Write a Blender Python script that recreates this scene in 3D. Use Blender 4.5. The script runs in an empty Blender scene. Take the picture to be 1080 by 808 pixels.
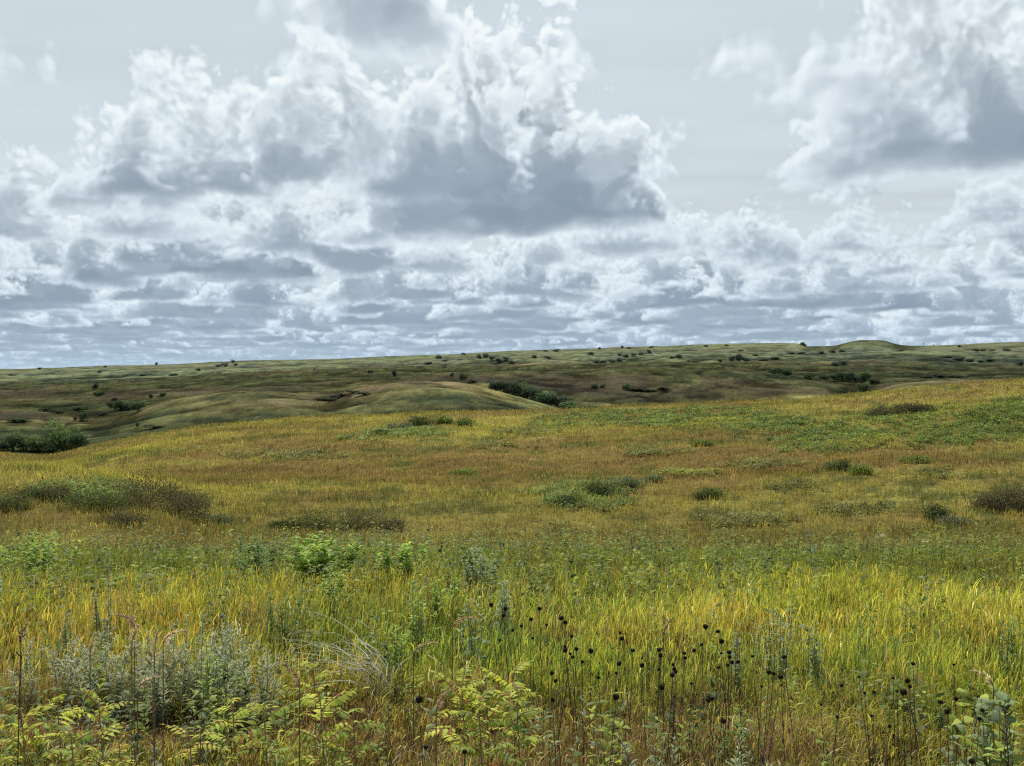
# Tallgrass prairie under a broken cumulus sky.  Everything is made in code: one ground sheet laid out as hills
# and hollows, grass and plants as leaf geometry, distant trees, and a sky computed by marching a cloud field.
import bpy, math, random, time
import numpy as np
from concurrent.futures import ThreadPoolExecutor
F32 = np.float32
T_START = time.time()
scene = bpy.context.scene
COL = scene.collection
RNG = np.random.default_rng(11)
random.seed(5)
CAM_Z = 1.65                      # eye height over the ground under the tripod
FPX = 850.0                       # focal length in photo pixels (photo 1080 wide)
YH = 404.0                        # eye level in the photo
SUN_EL, SUN_AZ = math.radians(52), math.radians(-12)
SUNX, SUNY, SUNZ = math.sin(SUN_AZ)*math.cos(SUN_EL), math.cos(SUN_AZ)*math.cos(SUN_EL), math.sin(SUN_EL)

# ------------------------------------------------------------------ small helpers
def tag(o, label=None, cat=None, group=None, kind=None):
    if label: o['label'] = label
    if cat: o['category'] = cat
    if group: o['group'] = group
    if kind: o['kind'] = kind
    return o

def empty(name, loc, rz=0.0, sc=1.0):
    o = bpy.data.objects.new(name, None); COL.objects.link(o)
    o.empty_display_size = .1
    o.location = loc; o.rotation_euler = (0, 0, rz); o.scale = (sc, sc, sc)
    return o

def place(name, me, parent=None, loc=(0, 0, 0), rz=0.0, sc=1.0):
    o = bpy.data.objects.new(name, me); COL.objects.link(o)
    o.location = loc; o.rotation_euler = (0, 0, rz); o.scale = (sc, sc, sc) if not hasattr(sc, '__len__') else sc
    if parent: o.parent = parent
    return o

def mesh(name, V, faces, mat, col=None, smooth=False):
    """V (n,3); faces: list of (m,k) int arrays; col (n,3) tint per vertex"""
    me = bpy.data.meshes.new(name)
    V = np.asarray(V, F32)
    me.vertices.add(len(V)); me.vertices.foreach_set('co', V.ravel())
    idx = []; tot = []
    for f in faces:
        f = np.asarray(f, np.int32)
        if len(f) == 0: continue
        idx.append(f.ravel()); tot.append(np.full(len(f), f.shape[1], np.int32))
    idx = np.concatenate(idx); tot = np.concatenate(tot)
    st = np.concatenate([[0], np.cumsum(tot)[:-1]]).astype(np.int32)
    me.loops.add(len(idx)); me.loops.foreach_set('vertex_index', idx)
    me.polygons.add(len(tot)); me.polygons.foreach_set('loop_start', st)
    try: me.polygons.foreach_set('loop_total', tot)
    except Exception: pass
    if smooth: me.polygons.foreach_set('use_smooth', np.ones(len(tot), bool))
    if col is not None:
        a = me.color_attributes.new('tint', 'FLOAT_COLOR', 'POINT')
        c = np.ones((len(V), 4), F32); c[:, :3] = col
        a.data.foreach_set('color', c.ravel())
    me.materials.append(mat)
    me.update(calc_edges=True)
    return me

class Bag:
    """collects vertex / face / tint arrays for ONE mesh"""
    def __init__(s): s.V = []; s.C = []; s.Q = []; s.T = []; s.n = 0
    def add(s, V, col, quads=None, tris=None):
        V = np.asarray(V, F32).reshape(-1, 3)
        c = np.broadcast_to(np.asarray(col, F32), V.shape)
        s.V.append(V); s.C.append(c)
        if quads is not None and len(quads): s.Q.append(np.asarray(quads, np.int64)+s.n)
        if tris is not None and len(tris): s.T.append(np.asarray(tris, np.int64)+s.n)
        s.n += len(V)
    def build(s, name, mat, smooth=False):
        f = []
        if s.Q: f.append(np.concatenate(s.Q))
        if s.T: f.append(np.concatenate(s.T))
        return mesh(name, np.concatenate(s.V), f, mat, np.concatenate(s.C), smooth)

# tileable 2-D noise table
def fade2(g, n):
    m = g.shape[0]; p = np.arange(n)*m/n; i = p.astype(int); f = p-i; f = (f*f*(3-2*f)).astype(F32); j = (i+1) % m
    a = g[i]*(1-f)[:, None]+g[j]*f[:, None]
    return a[:, i]*(1-f)+a[:, j]*f
def ntable(octs, n=512, seed=1):
    r = np.random.default_rng(seed)
    t = sum(a*(fade2(r.random((m, m)).astype(F32), n)-.5) for m, a in octs)
    return ((t-t.mean())/t.std()).astype(F32)
NT1 = ntable(((4, 1), (8, .55), (16, .3), (32, .16), (64, .08), (128, .04)), seed=4)
NT2 = ntable(((8, 1), (16, .8), (32, .6), (64, .45), (128, .3)), seed=9)
def n2(T, x, y, per, ox=0.0, oy=0.0):
    n = T.shape[0]
    x = (np.asarray(x, np.float64)/per+ox)*n % n; y = (np.asarray(y, np.float64)/per+oy)*n % n
    i = x.astype(int) % n; j = y.astype(int) % n; fx = x-np.floor(x); fy = y-np.floor(y); i1 = (i+1) % n; j1 = (j+1) % n
    return (T[i, j]*(1-fx)+T[i1, j]*fx)*(1-fy)+(T[i, j1]*(1-fx)+T[i1, j1]*fx)*fy
def sstep(a, b, x):
    t = np.clip((x-a)/(b-a), 0, 1); return t*t*(3-2*t)

# ------------------------------------------------------------------ materials
def new_mat(name):
    m = bpy.data.materials.new(name); m.use_nodes = True
    nt = m.node_tree; nt.nodes.clear()
    return m, nt, nt.nodes, nt.links
def leaf_mat(name, transl=.42, rough=.5, spec=.35, gain=1.0):
    m, nt, N, L = new_mat(name)
    out = N.new('ShaderNodeOutputMaterial'); at = N.new('ShaderNodeAttribute'); at.attribute_name = 'tint'
    geo = N.new('ShaderNodeNewGeometry'); nz = N.new('ShaderNodeTexNoise'); nz.inputs['Scale'].default_value = 9
    nz.inputs['Detail'].default_value = 3
    L.new(geo.outputs['Position'], nz.inputs['Vector'])
    mr = N.new('ShaderNodeMapRange'); mr.inputs[1].default_value = .3; mr.inputs[2].default_value = .7
    mr.inputs[3].default_value = .72*gain; mr.inputs[4].default_value = 1.25*gain
    L.new(nz.outputs['Fac'], mr.inputs[0])
    mul = N.new('ShaderNodeVectorMath'); mul.operation = 'SCALE'
    L.new(at.outputs['Color'], mul.inputs[0]); L.new(mr.outputs[0], mul.inputs['Scale'])
    p = N.new('ShaderNodeBsdfPrincipled'); p.inputs['Roughness'].default_value = rough
    p.inputs['Specular IOR Level'].default_value = spec
    t = N.new('ShaderNodeBsdfTranslucent'); mx = N.new('ShaderNodeMixShader'); mx.inputs[0].default_value = transl
    L.new(mul.outputs[0], p.inputs['Base Color'])
    w = N.new('ShaderNodeVectorMath'); w.operation = 'MULTIPLY'; w.inputs[1].default_value = (1.10, 1.12, .81)
    L.new(mul.outputs[0], w.inputs[0]); L.new(w.outputs[0], t.inputs['Color'])
    L.new(p.outputs[0], mx.inputs[1]); L.new(t.outputs[0], mx.inputs[2]); L.new(mx.outputs[0], out.inputs[0])
    return m
def plain_mat(name, rough=.8, spec=.2, noise=30, lo=.7, hi=1.2):
    m, nt, N, L = new_mat(name)
    out = N.new('ShaderNodeOutputMaterial'); at = N.new('ShaderNodeAttribute'); at.attribute_name = 'tint'
    tc = N.new('ShaderNodeTexCoord'); nz = N.new('ShaderNodeTexNoise'); nz.inputs['Scale'].default_value = noise
    L.new(tc.outputs['Object'], nz.inputs['Vector'])
    mr = N.new('ShaderNodeMapRange'); mr.inputs[1].default_value = .3; mr.inputs[2].default_value = .7
    mr.inputs[3].default_value = lo; mr.inputs[4].default_value = hi
    L.new(nz.outputs['Fac'], mr.inputs[0])
    mul = N.new('ShaderNodeVectorMath'); mul.operation = 'SCALE'
    L.new(at.outputs['Color'], mul.inputs[0]); L.new(mr.outputs[0], mul.inputs['Scale'])
    p = N.new('ShaderNodeBsdfPrincipled'); p.inputs['Roughness'].default_value = rough
    p.inputs['Specular IOR Level'].default_value = spec
    L.new(mul.outputs[0], p.inputs['Base Color']); L.new(p.outputs[0], out.inputs[0])
    return m
M_GRASS = leaf_mat('grass_blades', .45, .6, .15)
M_LEAF = leaf_mat('broad_leaves', .45, .6, .13)
M_SAGE = leaf_mat('woolly_leaves', .42, .9, .05)
M_FAR = leaf_mat('distant_leaves', .35, .9, .03)
M_STEM = plain_mat('dry_stems', .75, .2, 60)
M_HEAD = plain_mat('seed_heads', .8, .15, 200)
M_BARK = plain_mat('bark', .9, .1, 4)
M_STONE = plain_mat('pale_stone', .9, .1, 1.5)

# ------------------------------------------------------------------ the lie of the land
XS = np.array([-420, -200, 0, 40, 70, 100, 130, 170, 200, 250, 300, 345, 400, 450, 480, 520, 540, 570, 600, 650, 700, 760, 800, 850, 880, 900, 915, 930, 945, 965, 1000, 1040, 1080, 1280, 1500], float)
def prof(*pts):
    p = np.array(pts, float); return p[:, 0], p[:, 1]
def rail(d, yy, k=0):
    """d: number or profile of depth; yy: profile of photo height"""
    return d, yy
RAILS = []
def R(d, *pts): RAILS.append((d, prof(*pts)))
R(26,  (-420, 640), (0, 600), (300, 612), (700, 620), (1080, 612), (1500, 612))
R(34,  (-420, 560), (-100, 553), (0, 548), (60, 543), (150, 551), (230, 566), (400, 575), (700, 578), (1080, 570), (1500, 570))
R(42,  (-420, 530), (-100, 508), (0, 503), (60, 506), (110, 516), (170, 532), (240, 548), (400, 556), (700, 556), (1080, 552), (1500, 550))
R(62,  (-420, 515), (-100, 505), (0, 500), (60, 503), (110, 508), (170, 507), (240, 506), (400, 504), (700, 498), (900, 490), (1080, 480), (1500, 465))
R(86,  (-420, 494), (-100, 493), (0, 492), (60, 493), (110, 486), (170, 476), (240, 471), (400, 466), (540, 462), (700, 456), (900, 446), (1080, 432), (1500, 415))
R(112, (-420, 470), (-200, 474), (0, 481), (40, 484), (100, 472), (170, 459), (300, 446), (400, 441), (480, 437), (540, 436), (600, 434), (700, 430), (800, 427), (900, 419), (1000, 409), (1080, 402), (1280, 392), (1500, 390))
R(150, (-420, 484), (0, 488), (60, 490), (100, 482), (170, 472), (300, 462), (540, 452), (700, 447), (900, 437), (1080, 420), (1500, 410))
R(215, (-420, 472), (0, 477), (60, 478), (100, 466), (200, 459), (300, 456), (540, 450), (700, 446), (900, 438), (1080, 424), (1500, 412))
R(330, (-420, 448), (-200, 446), (0, 443), (60, 446), (100, 448), (130, 442), (160, 431), (200, 421), (260, 414), (300, 415), (335, 417), (350, 417.5), (380, 411), (445, 404), (482, 405), (520, 414), (560, 424), (605, 436), (700, 441), (800, 438), (860, 432), (900, 420), (920, 416), (950, 406), (1000, 403), (1060, 401.5), (1280, 400), (1500, 400))
R(430, (-420, 436), (0, 433), (100, 436), (130, 434), (200, 428), (300, 421), (350, 420), (400, 415), (480, 414), (520, 418), (560, 428), (600, 435), (700, 436), (800, 432), (860, 424), (905, 420), (950, 416), (1080, 412), (1500, 412))
R(660, (-420, 408), (0, 408), (100, 406), (200, 402), (300, 397), (400, 393), (480, 391), (540, 390), (600, 389), (660, 386), (700, 386), (760, 388), (810, 394), (860, 402), (905, 415), (950, 408), (1080, 404), (1500, 404))
R(900, (-420, 412), (0, 411), (300, 402), (540, 395), (700, 391), (810, 397), (905, 404), (1080, 401), (1500, 401))
R(1350, (-420, 405), (0, 405), (300, 395), (540, 388), (700, 384), (810, 386), (905, 387), (1080, 387), (1500, 387))
R(1850, (-420, 400), (0, 399), (200, 392), (400, 386), (540, 380), (700, 376), (810, 374), (905, 374), (1080, 372), (1500, 372))
R(2700, (-420, 395), (0, 390), (100, 387), (200, 383.5), (300, 380), (340, 379.5), (400, 377), (450, 374.5), (500, 373), (540, 371), (600, 369), (700, 366), (780, 363), (842, 363), (852, 366), (880, 365.5), (895, 362), (908, 359.8), (930, 360), (946, 364.2), (965, 365.5), (985, 365), (1020, 364), (1060, 362), (1080, 361.5), (1280, 357), (1500, 357))
R(3600, (-420, 398), (0, 394), (540, 379), (1080, 372), (1500, 370))
R(6000, (-420, 403), (540, 402), (1500, 402))
R(20000, (-420, 404), (1500, 404))
PXG = np.arange(-420, 1501, 6.0)
NEAR_D = np.array([0, 1.0, 2, 3, 4, 6, 8, 10, 12, 14, 17, 20.])
NEAR_Z = np.array([0, 0, -.02, -.06, -.13, -.33, -.58, -.86, -1.16, -1.50, -2.15, -2.9])
def pchip(x, y, xi):
    h = np.diff(x); dl = np.diff(y)/h; m = np.zeros(len(x))
    for i in range(1, len(x)-1):
        if dl[i-1]*dl[i] > 0:
            w1, w2 = 2*h[i]+h[i-1], h[i]+2*h[i-1]; m[i] = (w1+w2)/(w1/dl[i-1]+w2/dl[i])
    m[0], m[-1] = dl[0], dl[-1]
    k = np.clip(np.searchsorted(x, xi)-1, 0, len(h)-1); t = (xi-x[k])/h[k]
    return ((2*t**3-3*t**2+1)*y[k]+(t**3-2*t**2+t)*h[k]*m[k]+(3*t**2-2*t**3)*y[k+1]+(t**3-t**2)*h[k]*m[k+1])
NDT = 2200
LD0, LD1 = math.log(.3), math.log(20000)
DG = np.exp(np.linspace(LD0, LD1, NDT))
ZT = np.zeros((len(PXG), NDT))
_cols = []
for d, (px, py) in RAILS:
    # smooth the profile a little along the ridge
    y = pchip(px, py, PXG)
    _cols.append(CAM_Z-d*(y-YH)/FPX)
_cols = np.array(_cols)
for i in range(len(PXG)):
    xs = np.concatenate([NEAR_D, [r[0] for r in RAILS]]); zs = np.concatenate([NEAR_Z, _cols[:, i]])
    ZT[i] = pchip(xs, zs, DG)
def gully(X, Y):
    """branching lines where water has cut the valley slopes"""
    a = 1-np.minimum(np.abs(n2(NT1, X, Y*.8, 560, .35, .15))*3.2, 1); b = 1-np.minimum(np.abs(n2(NT1, X*.9, Y, 240, .05, .75))*3.5, 1)
    return np.maximum(a*a, .6*b*b)
def ground(X, Y):
    X = np.asarray(X, np.float64); Y = np.asarray(Y, np.float64)
    r = np.hypot(X, Y); az = np.clip(np.arctan2(X, Y), -.87, .84)
    px = 540+FPX*np.tan(az); d = np.clip(r*np.cos(az), .31, 19900)
    i = np.clip((px-PXG[0])/6.0, 0, len(PXG)-1.001); j = np.clip((np.log(d)-LD0)/(LD1-LD0)*(NDT-1), 0, NDT-1.001)
    ii = i.astype(int); jj = j.astype(int); fi = i-ii; fj = j-jj
    z = (ZT[ii, jj]*(1-fi)+ZT[ii+1, jj]*fi)*(1-fj)+(ZT[ii, jj+1]*(1-fi)+ZT[ii+1, jj+1]*fi)*fj
    far = sstep(160, 400, d)
    rel = far*np.minimum(d, 1500)*(1-.6*sstep(1500, 2600, d))
    rel = rel*(1-sstep(1900, 2300, d)*sstep(835, 865, px)*(1-sstep(985, 1010, px)))
    z = z+rel*(.0022*n2(NT1, X, Y, 900)+.0010*n2(NT1, X, Y, 260, .3, .1))
    z = z-gully(X, Y)*sstep(190, 300, d)*(1-sstep(1300, 2000, d))*np.minimum(d, 800)*.0015
    mid = sstep(24, 45, d)*(1-sstep(300, 600, d))
    z = z+mid*(.22*n2(NT1, X, Y, 60, .2, .6))
    z = z+.03*n2(NT1, X, Y, 9, .7, .2)*np.minimum(d/6, 1)
    return z
def gz(x, y): return float(ground(np.array([x]), np.array([y]))[0])
def at(px, py, d0=20.0, d1=6000.0):
    """the ground point seen at photo pixel (px,py), nearest first, no nearer than d0"""
    u = (px-540)/FPX; D = np.exp(np.linspace(math.log(d0), math.log(d1), 3000))
    z = ground(u*D, D); s = YH+(CAM_Z-z)/D*FPX
    k = np.nonzero(s <= py)[0]
    if len(k) == 0: k = [int(np.argmin(s))]
    d = float(D[k[0]])
    return u*d, d, float(z[k[0]])
# ------------------------------------------------------------------ ground sheet
def mixc(a, b, t):
    t = np.clip(t, 0, 1)[..., None]; return np.asarray(a, F32)*(1-t)+np.asarray(b, F32)*t
def hill_tint(X, Y):
    d = np.hypot(X, Y); px = 540+FPX*np.clip(X/np.maximum(Y, .1), -3, 3)
    n = np.asarray
    a = n2(NT1, X, Y, 90); b = n2(NT2, X, Y, 34, .3, .3); c = n2(NT2, X*.6, Y*1.6, 12, .1, .5)
    # near meadow thatch
    near = mixc((.115, .080, .034), (.085, .080, .028), .5+.3*b)
    # the golden rise across the draw
    mid = mixc((.272, .204, .068), (.350, .306, .076), .45+.35*a+.25*n2(NT2, X*.55+Y*.3, Y*1.5, 30, .3, .3))
    mid = mixc(mid, (.150, .160, .050), sstep(.35, 1.5, c*.6+.7*b))
    mid = mixc(mid, (.245, .168, .066), sstep(.5, 1.6, -b*.7-.6*a)*.7)
    mid = mixc(mid, (.165, .115, .055), (1-sstep(36, 58, d))*.42)
    # valley hills
    e = n2(NT1, X, Y, 420, .6, .2); f = n2(NT2, X, Y, 140, .2, .8)
    val = mixc((.165, .170, .060), (.200, .172, .068), .5+.4*e)*(1+.16*n2(NT2, X, Y*.8, 60, .1, .2)+.10*n2(NT2, X, Y, 22, .5, .2)).clip(.5, 1.5)[..., None]
    val = mixc(val, (.080, .095, .044), sstep(.1, 1.4, f*.75-.4*e))
    val = mixc(val, (.190, .145, .085), sstep(.4, 1.6, e)*.7)
    val = mixc(val, (.075, .080, .042), gully(X, Y)**1.5*(.35+.5*(n2(NT2, X, Y, 90, .4, .1) > 0))*sstep(200, 300, d))
    far = mixc((.145, .168, .085), (.125, .130, .076), .5+.5*n2(NT1, X, Y, 1300, .5, .5))  # far ridge: aerial haze put into the base colour
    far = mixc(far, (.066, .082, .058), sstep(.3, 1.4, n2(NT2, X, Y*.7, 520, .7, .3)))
    g = mixc(near, mid, sstep(20, 34, d))
    val = val*(1+.14*(1-sstep(340, 430, d)))[..., None]
    g = mixc(g, val, sstep(120, 190, d))
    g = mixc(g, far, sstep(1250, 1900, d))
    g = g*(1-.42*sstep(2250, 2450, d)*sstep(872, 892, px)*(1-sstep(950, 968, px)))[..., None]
    return g
def build_ground():
    az = np.concatenate([np.arange(-180, -52, 4.), np.arange(-52, 52, .15), np.arange(52, 180, 4.)])
    az = np.radians(az); r = np.concatenate([[.02, .15, .3], np.exp(np.arange(math.log(.45), math.log(19500), .0135))])
    A, Rr = np.meshgrid(az, r, indexing='ij')
    X = Rr*np.sin(A); Y = Rr*np.cos(A); Z = ground(X, Y)
    na, nr = A.shape
    i = np.arange(na)[:, None]; j = np.arange(nr-1)[None]
    i2 = (i+1) % na
    Q = np.stack([i*nr+j+0*i, i2*nr+j, i2*nr+j+1, i*nr+j+1], -1).reshape(-1, 4)
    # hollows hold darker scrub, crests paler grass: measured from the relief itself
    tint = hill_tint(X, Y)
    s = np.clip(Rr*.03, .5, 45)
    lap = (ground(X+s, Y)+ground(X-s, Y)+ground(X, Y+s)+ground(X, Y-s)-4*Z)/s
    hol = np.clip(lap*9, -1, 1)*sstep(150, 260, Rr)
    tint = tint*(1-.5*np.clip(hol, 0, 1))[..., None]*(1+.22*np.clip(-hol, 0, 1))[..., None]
    m, nt, N, L = new_mat('prairie_ground')
    out = N.new('ShaderNodeOutputMaterial'); atn = N.new('ShaderNodeAttribute'); atn.attribute_name = 'tint'
    geo = N.new('ShaderNodeNewGeometry')
    def noise(scale, det, rough=.6):
        q = N.new('ShaderNodeTexNoise'); q.inputs['Scale'].default_value = scale; q.inputs['Detail'].default_value = det
        q.inputs['Roughness'].default_value = rough; L.new(geo.outputs['Position'], q.inputs['Vector']); return q
    def rng(src, lo, hi, a=.3, b=.7):
        q = N.new('ShaderNodeMapRange'); q.inputs[1].default_value = a; q.inputs[2].default_value = b
        q.inputs[3].default_value = lo; q.inputs[4].default_value = hi; L.new(src, q.inputs[0]); return q.outputs[0]
    f1 = rng(noise(.045, 9, .72).outputs['Fac'], 0.45, 1.55)
    f2 = rng(noise(1.1, 6, .7).outputs['Fac'], .7, 1.3)
    mu = N.new('ShaderNodeMath'); mu.operation = 'MULTIPLY'; L.new(f1, mu.inputs[0]); L.new(f2, mu.inputs[1])
    sc = N.new('ShaderNodeVectorMath'); sc.operation = 'SCALE'; L.new(atn.outputs['Color'], sc.inputs[0]); L.new(mu.outputs[0], sc.inputs['Scale'])
    bp = N.new('ShaderNodeBump'); bp.inputs['Strength'].default_value = 1.0; bp.inputs['Distance'].default_value = 1.0
    L.new(noise(.6, 8, .75).outputs['Fac'], bp.inputs['Height'])
    p = N.new('ShaderNodeBsdfPrincipled'); p.inputs['Roughness'].default_value = 1; p.inputs['Specular IOR Level'].default_value = 0
    L.new(sc.outputs[0], p.inputs['Base Color']); L.new(bp.outputs[0], p.inputs['Normal']); L.new(p.outputs[0], out.inputs[0])
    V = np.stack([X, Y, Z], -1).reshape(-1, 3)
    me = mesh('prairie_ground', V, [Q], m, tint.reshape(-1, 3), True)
    tag(place('ground', me), 'rolling prairie hills receding to a hazy ridge', kind='structure')
build_ground()

# ------------------------------------------------------------------ the single plants of the meadow, and the thin grass about them
SAGE = [(.400, .430, .270), (.470, .490, .330), (.330, .370, .215)]; LG = [(0.326, 0.449, 0.093), (0.403, 0.512, 0.101), (0.279, 0.395, 0.085)]; DG = [(0.171, 0.256, 0.078), (0.209, 0.295, 0.085)]; GG = [(0.302, 0.364, 0.194), (0.357, 0.411, 0.232), (0.256, 0.318, 0.163)]
SAGES = ((48, 644, 4.4, 62), (80, 636, 4.5, 60), (106, 638, 4.3, 60), (133, 640, 4.5, 60), (160, 642, 4.2, 58), (186, 637, 4.5, 60), (208, 640, 4.3, 52), (232, 636, 4.4, 56), (248, 626, 4.6, 40), (268, 645, 4.2, 44))
HERBS = (
 (300, 612, 5.6, 50, 10, (.055, .02), DG, 'dark green bushy herb behind the brown dry patch'), (112, 606, 5.2, 30, 8, (.05, .018), GG, 'tall grey green herb above the silver sage band'),
 (70, 628, 5.0, 14, 4, (.05, .016), DG, 'thin dark herb left of the tall grey green herb'), (440, 612, 5.4, 46, 10, (.06, .022), LG, 'bright green leafy herb in the middle of the meadow'),
 (415, 640, 4.6, 34, 7, (.055, .02), LG, 'light green herb beside the drooping pale grass tuft'), (528, 606, 5.6, 40, 8, (.06, .026), GG, 'grey green broad-leaved herb behind the first dark seed heads'),
 (496, 622, 5.0, 30, 7, (.055, .024), GG, 'smaller grey green herb left of the first seed heads'), (820, 632, 4.9, 62, 12, (.055, .014), GG, 'grey green willowy bush in the right meadow'),
 (860, 646, 4.6, 22, 6, (.055, .014), GG, 'narrow green herb right of the willowy bush'), (906, 636, 4.9, 12, 3, (.05, .012), DG, 'single upright dark herb spike in the right meadow'),
 (783, 650, 4.5, 24, 6, (.05, .014), GG, 'small grey green herb left of the willowy bush'), (1064, 634, 5.0, 30, 6, (.055, .018), DG, 'dark green herb by the right edge of the bright grass'),
 (338, 560, 9.0, 84, 26, (.12, .06), LG, 'bright broad-leaved clump at the far edge of the meadow left of centre'), (425, 566, 8.7, 60, 14, (.11, .045), LG, 'second bright broad-leaved clump, right of the bigger one'),
 (270, 562, 9.2, 56, 16, (.10, .04), DG, 'dark broad-leaved clump at the far meadow edge'), (42, 559, 10.0, 84, 24, (.10, .035), LG, 'green leafy clump at the far meadow edge by the left side'),
 (505, 571, 8.2, 52, 10, (.09, .042), GG, 'pale leafy clump at the far meadow edge near the middle'), (470, 598, 6.4, 40, 9, (.07, .03), LG, 'green leafy herb below the pale edge clump'),
 (225, 664, 3.7, 34, 8, (.05, .016), LG, 'yellow green herb at the right end of the silver sage band'), (345, 590, 7.0, 36, 9, (.06, .03), LG, 'light green herb among the grass below the bright edge clump'))
CLEAR = np.array([((q[0]-540)/FPX, q[2], max(q[3], 16)/FPX) for q in SAGES]+[((q[0]-540)/FPX, q[2], max(q[3], 16)/FPX) for q in HERBS])
def thin(X, Y):
    m = np.zeros(len(X)); u = X/Y
    for cu, d, w in CLEAR:
        m = np.maximum(m, 1-sstep(.35, .75, np.abs(u-cu)/w)*sstep(d-1.5-.08*d, d-.4, Y)*(1-sstep(d+.05, d+.35, Y)))
    return m
# ------------------------------------------------------------------ grass
def blades(bag, X, Y, h, w, lean, droop, colb, colt, nseg=3, z0=None, theta=None, face=None, rng=RNG):
    """grass blades: X,Y roots; lean = sideways share of the height at the tip, droop bends the tip over"""
    n = len(X); Z = ground(X, Y) if z0 is None else z0
    th = rng.uniform(0, 2*np.pi, n) if theta is None else theta
    fa = rng.uniform(0, np.pi, n) if face is None else face
    dx, dy = np.cos(th), np.sin(th); sx, sy = np.cos(fa), np.sin(fa)
    V = np.zeros((n, 2*nseg+1, 3), F32); C = np.zeros((n, 2*nseg+1, 3), F32)
    for k in range(nseg+1):
        s = k/nseg
        off = lean*h*(s**1.8); zz = h*(s-droop*s**3*.75)
        cx, cy, cz = X+dx*off, Y+dy*off, Z+zz-.01*(k == 0)
        ww = w*(1-s**2.2)*.5*(.7+.6*min(s*3, 1)*(1))
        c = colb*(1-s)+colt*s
        if k == nseg:
            V[:, -1] = np.stack([cx, cy, cz], -1); C[:, -1] = c
        else:
            V[:, 2*k] = np.stack([cx-sx*ww, cy-sy*ww, cz], -1); V[:, 2*k+1] = np.stack([cx+sx*ww, cy+sy*ww, cz], -1)
            C[:, 2*k] = c; C[:, 2*k+1] = c
    m = 2*nseg+1; base = (np.arange(n)*m)[:, None]
    q = []
    for k in range(nseg-1): q.append(base+np.array([[2*k, 2*k+1, 2*k+3, 2*k+2]]))
    Q = np.concatenate(q) if q else None
    T = base+np.array([[2*nseg-2, 2*nseg-1, 2*nseg]])
    bag.add(V.reshape(-1, 3), C.reshape(-1, 3), Q, T)

def scatter(n, d0, d1, umax=.80, p=1.0, rng=RNG):
    """n points in the wedge seen by the camera, even over the ground"""
    d = np.sqrt(rng.uniform(d0**2, d1**2, n)) if p == 1 else (d0**(p)+(d1**p-d0**p)*rng.random(n))**(1/p)
    m = (umax+.5/d)
    return rng.uniform(-1, 1, n)*m*d, d

def pick(pal, w, n, rng=RNG):
    """colours drawn from a palette; w (n,k) weights"""
    w = np.maximum(w, 1e-4); c = np.cumsum(w/w.sum(1, keepdims=True), 1); r = rng.random((n, 1))
    k = (r > c).sum(1).clip(0, len(pal)-1)
    col = np.asarray(pal, F32)[k]
    return col*rng.uniform(.7, 1.3, (n, 1)).astype(F32)*rng.uniform(.92, 1.08, (n, 3)).astype(F32), k

PAL = [(0.441, 0.445, 0.062), (0.583, 0.501, 0.097), (0.238, 0.330, 0.055), (0.124, 0.189, 0.049), (0.501, 0.348, 0.140), (0.303, 0.183, 0.089), (0.712, 0.660, 0.404), (0.667, 0.464, 0.086)]
#       yellow-green        straw yellow        fresh green         deep green          tan                brown              bleached           golden
def zone(X, Y):
    """how the kinds of grass mix over the meadow: weights over PAL"""
    n = len(X); px = 540+FPX*X/Y; d = Y
    a = n2(NT1, X, Y, 9, .1, .4); b = n2(NT2, X, Y, 5, .5, .2)
    W = np.zeros((n, 8))
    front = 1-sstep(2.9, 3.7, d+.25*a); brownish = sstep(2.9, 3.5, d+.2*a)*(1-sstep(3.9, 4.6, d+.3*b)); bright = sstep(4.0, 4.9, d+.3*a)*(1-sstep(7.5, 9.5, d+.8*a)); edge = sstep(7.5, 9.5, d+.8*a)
    left = 1-sstep(180, 420, px+60*a); right = sstep(560, 760, px+60*a)
    W += front[:, None]*np.array([.55, .4, .6, .5, 1.1, 1.2, .75, .2])
    W += (front*right)[:, None]*np.array([.25, .3, .1, 0, 1.2, 1.1, .5, .1])
    W += brownish[:, None]*np.array([.6, .35, .7, .4, .9, .8, .2, .2])
    W += (brownish*(1-right))[:, None]*np.array([0, 0, 0, 0, 2.2, 3.6, .3, .1])
    W += (brownish*right)[:, None]*np.array([1.6, .8, 1.4, .3, .2, .1, 0, .2])
    W += bright[:, None]*np.array([2.6, 1.7, .7, .12, .25, .1, .12, .5])
    W += (bright*left)[:, None]*np.array([0, 1.2, .1, .1, .7, .3, .1, 2.2])
    W += (bright*(1-left)*(1-right))[:, None]*np.array([.2, 0, 2.0, 1.7, .5, .8, 0, 0])
    W += edge[:, None]*np.array([.8, .5, 1.2, 1.2, .4, .5, .05, .2])
    W *= np.exp(.55*b[:, None]*np.array([1, .6, .8, -.2, -.8, -1, -.3, .6]))
    W *= np.exp(.75*n2(NT1, X*.7, Y*1.4, 5.5, .8, .5)[:, None]*np.array([-.3, .3, -.8, -1, .7, 1.1, .2, .6]))
    zone.bright, zone.low, zone.edge = bright, brownish*(1-right)*sstep(60, 160, px), edge
    return W
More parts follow.
